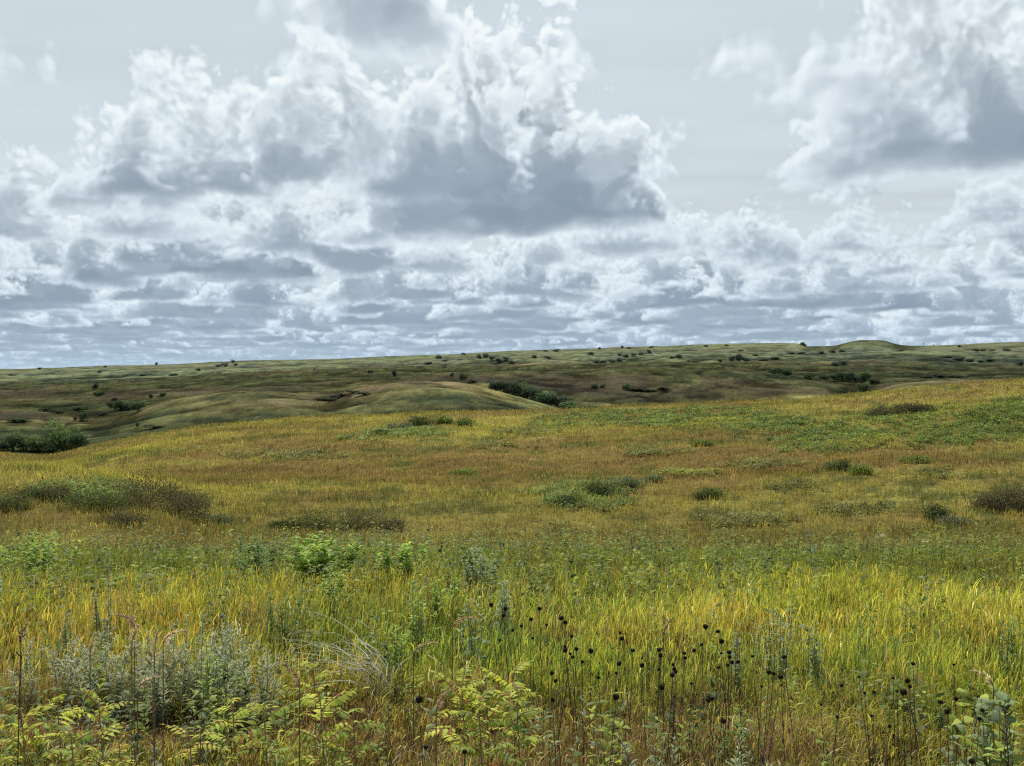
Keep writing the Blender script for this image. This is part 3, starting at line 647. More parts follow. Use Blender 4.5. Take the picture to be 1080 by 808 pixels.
def thicket():
    """the low green sumac growth in soft patches on the rise"""
    P = [(640,441,85,7,0),(700,442,60,10,0),(760,439,85,9,0),(830,449,80,11,0),(885,458,95,14,0),(960,444,75,11,0),(1040,443,60,18,0),(1000,460,90,15,0),(1065,432,40,14,0),(870,474,45,7,0),(600,447,40,4,0),(925,462,40,7,1),(760,445,60,6,1),(905,470,60,7,1),
         (560,456,40,4,2),(690,478,40,5,2),(520,470,50,4,2),(800,490,60,5,2),(850,515,50,5,2),(720,500,40,4,1),(430,456,50,6,0),(380,463,25,3,0),(620,522,70,16,0),(90,520,60,12,0),(300,480,60,5,2),(1000,500,50,6,2),(930,540,70,8,2),(780,550,60,6,2)]
    n = 130000; X, Y = scatter(n, 30, 120, umax=.72, p=1.1); Z = ground(X, Y)
    px = 540+FPX*X/Y; py = YH+FPX*(CAM_Z-Z)/Y
    m = np.zeros(n); hue = np.zeros(n, int)
    for (a, b, rx, ry, k) in P:
        q = 1.3-np.sqrt(((px-a)/rx)**2+((py-b)/ry)**2)*1.15
        q = q*(.55 if k == 2 else 1); hue = np.where(q > m, k, hue); m = np.maximum(m, q)
    m = np.where(m > .02, m+.38*n2(NT2, X, Y, 16, .2, .1)+.2*n2(NT2, X, Y, 5, .6, .1), 0)
    keep = RNG.random(n) < np.clip(m*1.25-.2, 0, 1)
    X, Y, Z, hue = X[keep], Y[keep], Z[keep], hue[keep]; n = len(X); k = 8
    base = np.array([(.190, .265, .060), (.310, .345, .065), (.235, .255, .075)])[hue]*RNG.uniform(.6, 1.3, (n, 1))*(1+.25*n2(NT2, X, Y, 8)[:, None]).clip(.5, 1.6)
    hh = RNG.uniform(.2, .5, n)
    R_ = lambda a: np.repeat(a, k, 0)
    d = unit(n*k); d[:, 2] = np.abs(d[:, 2])*.4
    Pp = np.stack([R_(X), R_(Y), R_(Z+hh*.8)], -1)+np.stack([RNG.normal(0, .13, n*k), RNG.normal(0, .13, n*k), -RNG.random(n*k)*R_(hh)*.6], -1)
    L = RNG.uniform(.11, .20, n*k)*(.6+R_(Y)/100)
    b = Bag(); leaves(b, Pp, d, unit(n*k)*.5+np.array([0, 0, 1]), L, L*.42, R_(base)*RNG.uniform(.75, 1.25, (n*k, 1)))
    tag(place('low_thicket', b.build('low_thicket', M_LEAF)), 'soft green patches of low leafy thicket spread over the rise', 'thicket', kind='stuff')
    print('thicket', n)
thicket()

# ------------------------------------------------------------------ meadow plants
def spot(px, py_top, d, hmin=.12):
    """root of a plant at depth d whose top shows at photo (px, py_top)"""
    x = (px-540)/FPX*d; z0 = gz(x, d); return x, d, z0, max(CAM_Z-(py_top-YH)/FPX*d-z0, hmin)
def forbs():
    """uncounted leafy herbs mixed into the grass"""
    b = Bag()
    n1, n2_, n3 = 800, 1100, 3800
    X1, Y1 = scatter(n1, 2.2, 4.4, p=1.5); X2, Y2 = scatter(n2_, 4.4, 8, p=1.6); X3, Y3 = scatter(n3, 7.6, 15.5)
    X = np.concatenate([X1, X2, X3]); Y = np.concatenate([Y1, Y2, Y3]); n = len(X)
    px = 540+FPX*X/Y
    m = .25+.55*n2(NT2, X, Y, 5, .8, .3)+.2*sstep(8, 9.5, Y)+.25*((px > 250) & (px < 560) & (Y > 4.5))
    keep = RNG.random(n) < np.clip(m, .05, 1); X, Y = X[keep], Y[keep]; n = len(X); Z = ground(X, Y)
    h = RNG.uniform(.22, .50, n)*np.where(Y > 4.4, 1.2, .85)*np.where(Y > 7.8, 1.22, 1); k = 16
    R_ = lambda a: np.repeat(a, k, 0)
    pal = np.array([(.190, .245, .055), (.125, .175, .045), (.290, .340, .062), (.240, .270, .145), (.190, .215, .095)])
    kk = np.where(Y > 7.4, RNG.choice(5, n, p=[.3, .38, .32, 0, 0]), RNG.choice(5, n, p=[.3, .22, .28, .1, .1])); c = pal[kk]*RNG.uniform(.75, 1.25, (n, 1))
    t = np.tile(np.linspace(.25, 1, k), n)+RNG.normal(0, .04, n*k); a = RNG.uniform(0, 6.28, n*k)
    lean = RNG.normal(0, .12, (n, 2))
    Pp = np.stack([R_(X+0)+R_(lean[:, 0]*h)*t, R_(Y)+R_(lean[:, 1]*h)*t, R_(Z)+R_(h)*t], -1)
    D = np.stack([np.cos(a), np.sin(a), RNG.uniform(.1, 1.0, n*k)], -1)
    L = RNG.uniform(.03, .07, n*k)*(1.15-.35*t)*np.where(R_(Y) > 7, 1.35, 1); W = L*R_(RNG.choice([.22, .35, .5], n))
    leaves(b, Pp, D, np.stack([RNG.normal(0, .3, n*k), RNG.normal(0, .3, n*k), np.ones(n*k)], -1), L, W, R_(c)*RNG.uniform(.75, 1.3, (n*k, 1)), .35)
    blades(b, X, Y, h, np.full(n, .004), np.hypot(lean[:, 0], lean[:, 1]), np.zeros(n), (c*.7).astype(F32), c.astype(F32), 2, theta=np.arctan2(lean[:, 1], lean[:, 0]))
    tag(place('meadow_herbs', b.build('meadow_herbs', M_LEAF)), 'mixed small leafy herbs growing through the meadow grass', 'herbs', kind='stuff')
forbs()

def leafy_plant(px, py, d, label, cols, wpx, stems=6, leaf=(.05, .018), name='leafy_plant', cat='plant', mat=None, dens=26, up=.6, group=None, stemcol=(.22, .22, .09), droop=.3, hmin=.2):
    """bushy herb: leaning stems, each clothed in leaves"""
    x, y, z, h = spot(px, py, d, hmin); r = np.random.default_rng(int(px*7+py))
    t = empty(name, (x, y, z)); w = wpx*d/FPX
    bs = Bag(); bl = Bag()
    for s in range(stems):
        a = r.uniform(0, 6.28); q = math.sqrt(r.random())*(.75 if name == 'silver_sage' else .5)*w; hh = h*r.uniform(.5 if name == 'silver_sage' else .72, 1.0)*(1-.25*min(1, q/(.6*w+1e-6))**2)
        p0 = np.array([q*.45*math.cos(a), q*.45*math.sin(a), -.02]); p1 = np.array([q*math.cos(a), q*math.sin(a), hh])
        ts = np.linspace(0, 1, 6)[:, None]; pts = p0+(p1-p0)*ts; pts[:, :2] += (ts[:, :1]**2-ts[:, :1])*r.normal(0, .16 if name == 'silver_sage' else .05, 2)
        tube(bs, pts, np.linspace(.0035, .0015, 6), stemcol, 5)
        n = dens+(16 if leaf[0] > .08 else 0); tt = np.sort(r.uniform(.18, 1.0, n)); P = np.stack([np.interp(tt, ts[:, 0], pts[:, i]) for i in range(3)], -1)
        an = np.arange(n)*2.4+r.uniform(0, .6, n); D = np.stack([np.cos(an), np.sin(an), r.uniform(.2, 1.2, n)*up+tt*.5], -1)
        L = leaf[0]*r.uniform(.65, 1.2, n)*(1.15-.45*tt); W = leaf[1]*r.uniform(.7, 1.2, n)*(1.1-.4*tt)
        col = np.asarray(cols, F32)[r.choice(len(cols), n)]*r.uniform(.8, 1.2, (n, 1))*(.7+.4*tt)[:, None]
        leaves(bl, P, D, np.stack([r.normal(0, .3, n), r.normal(0, .3, n), np.ones(n)], -1), L, W, col, droop)
    place('stems', bs.build('stems', M_STEM), t); place('foliage', bl.build('foliage', mat or M_LEAF), t)
    tag(t, label, cat, group); return t
for i, (px, py, d, w) in enumerate(SAGES):
    leafy_plant(px, py+11, d, 'woolly silver sage plant in the left band of grey foliage, %s from the left' % ordinal(i), SAGE, w, 12, (.052, .011), 'silver_sage', 'sage', M_SAGE, 60, .4, 'silver sage band on the left', (.34, .33, .22), .15)
for px, py, d, w, l in ((795, 712, 3.0, 28, 'lacy silver sage plant right of the dense dark seed heads'), (655, 762, 2.75, 36, 'small silver plant low among the stalks below the seed heads'), (520, 770, 2.7, 34, 'silver grey plant under the lime sumac clump'), (700, 752, 2.8, 30, 'faint silver plant between the lowest dark seed heads'), (130, 765, 2.6, 44, 'silvery feathery plant low in the left corner grass'), (240, 772, 2.6, 36, 'silvery plant low below the yellow sumac leaves'), (1032, 765, 2.6, 60, 'silver plant under the round-leaved bush')):
    leafy_plant(px, py, d, l, SAGE, w, 7, (.04, .009), 'silver_sage', 'sage', M_SAGE, 26, .9, None, (.17, .16, .11), .15)
for px, py, d, w, st, lf, c, l in HERBS:
    leafy_plant(px, py, d, l, c, w, st, lf, 'leafy_herb', 'herb', None, 24, .6)
# tall pale stalk with leaves at the far edge, and white flowers
leafy_plant(858, 546, 8.2, 'tall pale leafy stalk rising above the far edge of the meadow', [(.30, .34, .20), (.24, .29, .16)], 8, 2, (.075, .03), 'pale_stalk_plant', 'plant', M_SAGE, 26, .8, hmin=.6)
leafy_plant(838, 556, 8.4, 'shorter pale leafy stalk left of the tall pale one', [(.20, .24, .12)], 7, 2, (.06, .024), 'pale_stalk_plant', 'plant', M_SAGE, 18, .8, hmin=.4)
# round-leaved bush low on the right
leafy_plant(1040, 708, 2.9, 'round-leaved grey green bush beside the last seed heads on the right', [(.26, .34, .15), (.32, .39, .18), (.40, .46, .09)], 70, 9, (.062, .050), 'round_leaved_bush', 'bush', None, 17, .5, droop=.2, hmin=.3)
leafy_plant(1062, 726, 2.7, 'smaller round-leaved plant right of the round-leaved bush', [(.24, .32, .15), (.36, .42, .09)], 50, 5, (.06, .048), 'round_leaved_bush', 'bush', None, 14, .5, droop=.2, hmin=.3)

def white_flower(px, py, d, label):
    x, y, z, h = spot(px, py, d, .3); t = empty('white_wildflower', (x, y, z))
    b = Bag(); tube(b, [(0, 0, -.02), (.01, 0, h*.5), (0, 0, h*.97)], [.004, .003, .002], (.12, .15, .05)); place('stem', b.build('stem', M_STEM), t)
    b = Bag()
    for k in range(10):
        a = np.arange(7)*.898+k; c = np.array([RNG.normal(0, .016), RNG.normal(0, .016), h+RNG.normal(0, .009)])
        D = np.stack([np.cos(a), np.sin(a), np.full(7, .35)], -1)
        leaves(b, np.tile(c, (7, 1)), D, np.tile((0, 0, 1.), (7, 1)), .008, .006, (.78, .78, .72))
    place('flower_head', b.build('flower_head', M_SAGE), t); tag(t, label, 'flower', None)
white_flower(925, 566, 8.4, 'white wildflower at the far edge of the meadow on the right'); white_flower(930, 564, 8.6, 'second white wildflower touching the first on the right'); white_flower(976, 571, 8.0, 'small lone white wildflower near the right edge')

# ---- sumac: compound leaves, each a part
def sumac_leaf(L, n, cols, r, droop):
    rb = Bag(); b = Bag(); ts = np.linspace(0, 1, 8); x = L*ts; zz = L*(.35*ts-droop*ts**2)
    tube(rb, np.stack([x, 0*x, zz], -1), np.linspace(.0022, .001, 8), (.26, .13, .06), 4)
    tt = np.linspace(.16, .97, n); px_ = np.interp(tt, ts, x); pz = np.interp(tt, ts, zz)
    for s in (-1, 1):
        P = np.stack([px_, 0*px_, pz], -1); D = np.stack([np.full(n, .42), s*np.ones(n), r.normal(-.12, .12, n)], -1)
        l = L*.30*np.sin(np.clip(tt*.86+.16, 0, 1)*np.pi)**.55*r.uniform(.9, 1.1, n)
        c = np.asarray(cols, F32)[r.choice(len(cols), n)]*r.uniform(.68, 1.2, (n, 1))
        bad = r.random(n) < .09; c[bad] = np.array((.36, .17, .06))*r.uniform(.6, 1.2, (bad.sum(), 1)); l = l*np.where(r.random(n) < .06, .5, 1)
        leaves(b, P, D, np.tile((0, 0, 1.), (n, 1))+r.normal(0, .15, (n, 3)), l, l*.37, c, .25, .12)
    leaves(b, np.array([[x[-1], 0, zz[-1]]]), np.array([[1, 0, -.4]]), np.array([[0, 0, 1.]]), L*.22, L*.07, np.asarray(cols[0]), .1)
    return b.build('leaf', M_LEAF), rb.build('leaf_stalk', M_STEM)
LIME = [(.520, .590, .075), (.440, .530, .068), (.590, .600, .078)]; YEL = [(.62, .56, .07), (.52, .52, .07)]; RED = [(.50, .05, .03), (.55, .13, .035)]; MIDG = [(.270, .370, .060), (.330, .410, .062)]
def sumac(px, py, d, label, cols, nleaf, L, red=0, hmin=.2):
    py -= 3; L *= .76
    x, y, z, h = spot(px, py, d, hmin); r = np.random.default_rng(int(px*5+py)); t = empty('sumac', (x, y, z))
    b = Bag(); hs = h*.80; tube(b, [(0, 0, -.03), (.012, .01, hs*.5), (0, 0, hs)], [.0036, .003, .002], (.24, .20, .09), 6); place('stem', b.build('stem', M_STEM), t)
    nleaf += 3
    for k in range(nleaf):
        isred = k < red
        me, rib = sumac_leaf(L*r.uniform(.65, 1.1)*(.55 if isred else 1), int(r.integers(7, 11)), RED if isred else cols, r, r.uniform(.25, .7))
        q = (k+.5)/nleaf; zz = hs*(.30+.12*r.random() if isred else .48+.52*q)
        o = place('leaf', me, t, (0, 0, zz), k*2.4+r.uniform(-.3, .3)); o.rotation_euler = (r.normal(0, .2), -r.uniform(-.05, .45)*(.5+q), o.rotation_euler[2])
        place('leaf_stalk', rib, o)
        if isred: o['label'] = 'red autumn leaf'
    tag(t, label, 'sumac', 'sumac plants in the meadow')
for a in (
 (60, 706, 3.05, 'lime green sumac in the left corner, tallest of that patch', LIME, 8, .19, 0), (22, 716, 3.0, 'lime green sumac at the very left edge', LIME, 7, .17, 0), (104, 712, 3.1, 'lime green sumac at the right end of the left corner patch', LIME, 7, .18, 0),
 (75, 738, 2.75, 'lower green sumac in front of the left corner patch', MIDG, 7, .16, 1), (125, 742, 2.75, 'yellow green sumac low between the left corner patch and the yellow one', YEL, 6, .14, 1),
 (200, 742, 2.75, 'yellow sumac with reddening leaves, left of the lime pair', YEL, 7, .15, 2), (245, 706, 3.0, 'lime yellow sumac beside a small dark seed head', LIME, 8, .18, 2), (278, 712, 2.95, 'green sumac with red leaves right of the lime yellow one', MIDG, 8, .18, 3),
 (338, 704, 2.95, 'bright sumac with a clear feather-like arching leaf', LIME, 7, .20, 1), (372, 714, 2.9, 'green sumac right of the feather-like arching leaf', MIDG, 8, .19, 1), (330, 668, 3.55, 'small lime sumac sprig below the drooping pale tuft', LIME, 5, .14, 0),
 (487, 690, 3.1, 'lime sumac at the left of the big central clump', LIME, 9, .19, 0), (512, 682, 3.15, 'lime sumac crowning the big central clump', LIME, 10, .20, 1), (540, 679, 3.2, 'lime sumac at the right of the big central clump', LIME, 9, .19, 0), (505, 706, 2.9, 'green sumac low in front of the big central clump', MIDG, 9, .18, 2), (545, 706, 2.95, 'green sumac low at the right foot of the central clump', MIDG, 8, .17, 1),
 (405, 796, 2.25, 'single pale sumac leaf spray at the bottom edge of the view', LIME, 4, .16, 0)):
    sumac(*a)

# ---- dark round seed heads on dry stalks
def head_mesh():
    r = np.random.default_rng(3); b = Bag(); n = 170; k = np.arange(n)+.5
    ph = np.arccos(1-2*k/n); th = np.pi*(1+5**.5)*k
    d = np.stack([np.cos(th)*np.sin(ph), np.sin(th)*np.sin(ph), np.cos(ph)], -1)
    # core
    seg, rg = 12, 8; V = [(0, 0, -.8)]
    for i in range(1, rg):
        a = np.pi*i/rg-np.pi/2
        V += [(math.cos(a)*math.cos(2*np.pi*j/seg)*.84, math.cos(a)*math.sin(2*np.pi*j/seg)*.84, math.sin(a)*.80) for j in range(seg)]
    V.append((0, 0, .8)); Q = []; T = []
    for i in range(rg-2):
        for j in range(seg): Q.append((1+i*seg+j, 1+i*seg+(j+1) % seg, 1+(i+1)*seg+(j+1) % seg, 1+(i+1)*seg+j))
    for j in range(seg): T.append((0, 1+(j+1) % seg, 1+j)); T.append((len(V)-1, 1+(rg-2)*seg+j, 1+(rg-2)*seg+(j+1) % seg))
    b.add(V, (.028, .019, .014), Q, T)
    leaves(b, d*.75, d+r.normal(0, .1, (n, 3)), np.cross(d, [[.3, .2, .9]]), r.uniform(.25, .42, n), .13, jit((.045, .030, .020), n, .5, r), 0)
    return b.build('seed_head', M_HEAD)
HEAD = head_mesh()
SEEDS = [(518,638,4.4),(533,642,4.4),(531,649,4.6),(569,642,4.6),(560,653,4),(550,660,3.6),(576.5,659,3.6),(541,665,3),(562,673,3.6),(527,675,3),(592,652,4.6),(596,656.5,4.4),(603,671,3.6),(596,682,3.4),(596,686,4.6),(608,684.5,4.4),(601.5,689.5,3.2),(604,693,4),(614,698,3.8),(623,686.5,6),(582,710,4.4),(586,718,4.2),(583,738,4.8),(631,714.5,4),(654,667.5,3.6),(656,673.5,4.8),(667.5,686,4.8),(653,700,5.2),(650,710,4),(649.5,735,6.4),(677,702,4.8),(677,694.5,2.6),(695,685.5,5),(696.5,691,4.6),(695,706,3.6),(698,725,6),(710,701,4),(711,705.5,4.6),(712.5,708.5,4.4),(709,712,5),(711,735,3),(721.5,689,4.6),(722.5,694,4.4),(729,721,3.2),(732,686,4.8),(740,680,3.6),(744,661,5.2),(757,666,5.2),(761,676.5,5.2),(760.5,689,3.2),(769,688,5),(769.5,693,4.8),(772,698.5,4.2),(767.5,701.5,4.2),(758,704,3.6),(778.5,698,4.8),(747,738.5,5),(751,737,4.4),(763,760.5,7.4),
 (793.5,692,3.4),(827,693,5.4),(811,709,5.4),(816,710.5,4.6),(823,714,5),(824,723,3),(803,724,3),(887.5,723,4.6),(906,714,3.4),(866,743,3),(883,756,3.4),(919,755,3.4),(938,766,4),(942,715,3.4),(963,700,5),(957,718,5.6),(959.5,724,4.2),(953,730,6.4),(946,729,3.6),(922,730,4.2),(912,731,3.2),(1006,701,3.2),(992,740.5,5.4),(999,750.5,6),(1008.5,737,4.4),(1017,743.5,5),(1033,736,5.2),(1036,749,4.6),(1033,758,4.8),(1025,803,5.6),
 (442,738,8.6),(237,715,4.4),(345,724,3.4),(353,739,4.2),(449,788,4.6),(490,793,4.4)]
def seed_heads():
    D = lambda py: float(np.interp(py, [636, 660, 690, 720, 740, 760, 804], [4.5, 4.05, 3.65, 3.25, 3.05, 2.75, 2.3]))
    zones = [((0, 420), 'among the left sumacs'), ((420, 500), 'below the central lime sumac'), ((500, 590), 'right beside the central lime sumac'), ((590, 640), 'just right of the lime sumac'), ((640, 690), 'left of the densest cluster'),
             ((690, 735), 'in the densest middle cluster'), ((735, 790), 'right of the densest cluster'), ((790, 850), 'by the lacy silver sage'), ((850, 975), 'before the right meadow grass'), ((975, 1080), 'at the round-leaved bush')]
    buckets = {}
    for s in SEEDS:
        zi = next(i for i, (r, _) in enumerate(zones) if r[0] <= s[0] < r[1])
        zz = [q for q in SEEDS if zones[zi][0][0] <= q[0] < zones[zi][0][1]]; ys = sorted(q[1] for q in zz)
        row = 0
        if len(zz) > 5:
            c1, c2 = ys[len(ys)//3], ys[2*len(ys)//3]; row = 1 if s[1] < c1 else (2 if s[1] < c2 else 3)
        buckets.setdefault((zi, row), []).append(s)
    for (zi, row), ss in buckets.items():
        ss.sort()
        for i, (px, py, sz) in enumerate(ss):
            d = D(py)*random.uniform(.97, 1.03); x, y, z, h = spot(px, py, d, .3)
            t = empty('dried_wildflower', (x, y, z), random.uniform(0, 6.28))
            rad = sz*.5*d/FPX*random.uniform(.9, 1.12); b = Bag(); r = np.random.default_rng(int(px*11+py)); k = r.normal(0, .02, 2)
            tube(b, [(k[0]*2, k[1]*2, -.02), (k[0], k[1], h*.45), (k[0]*.3, k[1]*.3, h*.8), (0, 0, h-rad*.5)], [.0022, .0018, .0015, .0012], (.15, .095, .055), 5)
            for q in range(2):
                zz = h*r.uniform(.25, .7); a = r.uniform(0, 6.28)
                leaves(b, np.array([[k[0]*.6, k[1]*.6, zz]]), np.array([[math.cos(a), math.sin(a), -.4]]), np.array([[0, 0, 1.]]), .04, .009, (.12, .075, .04), .5)
            place('stem', b.build('stem', M_STEM), t)
            place('seed_head', HEAD, t, (0, 0, h), random.uniform(0, 6), (rad, rad*random.uniform(.9, 1.05), rad*random.uniform(.82, 1.15)))
            where = zones[zi][1]; o = ordinal(i)+' from left'
            if len(ss) == 1: o = 'the only one'
            rw = {0: '', 1: ', top row', 2: ', middle row', 3: ', bottom row'}[row]
            tag(t, 'dark seed head %s, %s%s' % (where, o, rw), 'seed head', 'dark round seed heads on dry stalks')
seed_heads()

# ---- plumed grasses, dead stalks, drooping tuft
def plume(px, py, d, label, col=(.50, .36, .24), ln=.11, bend=.5, side=1):
    x, y, z, h = spot(px, py, d, .3); t = empty('plumed_grass', (x, y, z)); r = np.random.default_rng(int(px*3+py)); b = Bag()
    s = np.linspace(0, 1, 9); top = np.stack([side*bend*ln*s**2, 0*s, h-ln*.75+ln*(s-.45*bend*s**2)], -1)
    tube(b, np.concatenate([[(0, 0, -.02), (0, 0, (h-ln)*.5)], top]), np.linspace(.0025, .0008, 11), (.22, .18, .07), 4); place('stem', b.build('stem', M_STEM), t)
    b = Bag(); n = 80; tt = r.uniform(0, 1, n); P = np.stack([np.interp(tt, s, top[:, i]) for i in range(3)], -1); D = unit(n, r)*.6+np.array([side*bend*.8, 0, .7])
    L = r.uniform(.012, .03, n)*(1.2-.6*tt); leaves(b, P, D, unit(n, r), L, .0042, jit(col, n, .3, r)); place('plume', b.build('plume', M_GRASS), t)
    tag(t, label, 'grass', 'feathery seeded grass stalks')
for a in ((142, 645, 3.5, 'pinkish plume slanting above the silver sage band', (.5, .33, .26), .10, .9, -1), (139, 664, 3.2, 'short upright tan plume in front of the silver sage band', (.52, .38, .26), .10, .25, 1), (163, 672, 3.1, 'narrow golden plume right of the short tan plume', (.58, .46, .25), .12, .1, 1),
 (172, 661, 3.4, 'pale arching plume among the right part of the silver sage', (.6, .45, .28), .10, 1.0, 1), (95, 672, 3.3, 'thin tan plume at the left of the silver sage', (.5, .40, .26), .11, .2, 1), (145, 710, 2.8, 'drooping cream plume above the yellow sumac', (.55, .45, .34), .09, .9, 1),
 (316, 702, 2.9, 'dusky pink plume just left of the feather-like sumac leaf', (.46, .31, .22), .11, .5, -1), (477, 646, 4.0, 'orange tan arching plume left of the first seed heads', (.56, .36, .2), .11, 1.1, 1), (436, 673, 3.6, 'pale arching plume in front of the drooping tuft', (.55, .42, .28), .10, 1.1, 1),
 (460, 725, 2.8, 'pinkish bristly plume right of the largest seed head', (.5, .36, .27), .12, .6, 1), (1048, 705, 2.9, 'pale plume leaning over the round-leaved bush', (.6, .5, .32), .10, .8, -1), (700, 655, 4.2, 'thin tan plume behind the densest seed heads', (.5, .4, .22), .10, .4, 1), (22, 660, 3.6, 'tan plume near the left edge above the sumac', (.5, .38, .22), .11, .3, 1)):
    plume(*a)
def stalk(px, py, d, label, col, lean=.0, rad=.0035, twigs=6):
    x, y, z, h = spot(px, py, d, .4); t = empty('dead_stalk', (x, y, z)); r = np.random.default_rng(int(px+py)); b = Bag()
    P = [(0, 0, -.02), (lean*.3*h, 0, h*.4), (lean*.7*h, 0, h*.75), (lean*h, 0, h)]; tube(b, P, [rad*.7, rad*.6, rad*.5, rad*.25], np.array(col)*1.6, 5); place('stem', b.build('stem', M_STEM), t)
    b = Bag(); n = twigs*5; tt = np.sort(r.uniform(.5, .99, n)); Pp = np.stack([lean*h*tt, 0*tt, h*tt], -1); a = r.uniform(0, 6.28, n)
    leaves(b, Pp, np.stack([np.cos(a), np.sin(a), r.uniform(.4, 1.6, n)], -1), unit(n, r), r.uniform(.015, .035, n), .005, jit(np.array(col)*1.2, n, .3, r)); place('seed_pods', b.build('seed_pods', M_STEM), t)  # seed pods up the stalk, built from small leaf shapes
    tag(t, label, 'stalk', 'tall dead stalks')
for a in ((17, 664, 2.75, 'dark brown dead stalk by the left edge, the thickest', (.08, .055, .035), .02, .0034, 3), (137, 668, 2.8, 'tall green brown stalk in front of the sage band', (.17, .18, .07), .0, .0026, 5), (165, 690, 2.6, 'reddish brown dead stalk right of the green brown one', (.2, .11, .06), -.02, .0024, 5), (205, 752, 2.35, 'short dark stalk below the yellow sumac', (.10, .06, .035), .03, .004, 4),
 (114, 580, 5.4, 'pale tall bare stalk standing up from the tall grey green herb', (.34, .31, .24), .01, .006, 6), (1072, 742, 2.6, 'dark branching dead stalk at the right edge', (.07, .05, .035), -.06, .004, 8), (1054, 735, 2.7, 'thin dark dead stalk crossing the round-leaved bush', (.07, .05, .035), .05, .003, 6), (406, 720, 2.6, 'straight green stalk beside the green sumac in the middle', (.13, .15, .05), .02, .003, 4), (955, 610, 5.6, 'tall thin green stalk in the bright right grass', (.14, .15, .05), .01, .004, 6), (690, 600, 6.4, 'thin brown stalk standing over the bright grass in the middle', (.17, .13, .06), .01, .004, 6)):
    stalk(*a)
def tuft():
    x, y, z, h = spot(400, 633, 4.3, .4); t = empty('drooping_grass_tuft', (x, y, z)); b = Bag(); n = 44; r = np.random.default_rng(8)
    X = np.full(n, x)+r.normal(0, .03, n)+.06; Y = np.full(n, y)+r.normal(0, .03, n)
    c = jit((.66, .63, .53), n, .2, r).astype(F32); th = np.where(r.random(n) < .95, r.normal(3.0, .5, n), r.normal(.0, .6, n))
    blades(b, X-x, Y-y, r.uniform(.7, 1.15, n)*h*1.2, np.full(n, .0055), r.uniform(.5, 1.25, n), r.uniform(.6, 1.15, n), c*.6, c, 7, z0=np.zeros(n), theta=th, rng=r)
    place('blades', b.build('blades', M_GRASS), t); tag(t, 'pale bleached grass tuft drooping over to the left', 'grass tuft')
tuft()
print('plants', round(time.time()-T_START, 1))
# ------------------------------------------------------------------ cloud field

def fade_up(g,n):
    """periodic trilinear/smooth upsample of a random grid g (m^3) to n^3"""
    m=g.shape[0]; p=np.arange(n)*m/n; i=p.astype(int); f=p-i; f=f*f*(3-2*f); j=(i+1)%m
    f=f.astype(F32)
    a=g[i]*(1-f)[:,None,None]+g[j]*f[:,None,None]
    a=a[:,i]*(1-f)[None,:,None]+a[:,j]*f[None,:,None]
    return a[:,:,i]*(1-f)+a[:,:,j]*f

def worley(rng,cells,n):
    pts=rng.random((cells,cells,cells,3)).astype(F32)
    p=(np.arange(n,dtype=F32)+0.5)*cells/n; c=p.astype(int)
    best=np.full((n,n,n),9,F32)
    for dx in (-1,0,1):
        for dy in (-1,0,1):
            for dz in (-1,0,1):
                ix=(c+dx); iy=(c+dy); iz=(c+dz)
                q=pts[np.ix_(ix%cells,iy%cells,iz%cells)]
                d=(q[...,0]+(ix-p)[:,None,None])**2+(q[...,1]+(iy-p)[None,:,None])**2+(q[...,2]+(iz-p)[None,None,:])**2
                np.minimum(best,d,out=best)
    return np.sqrt(best)

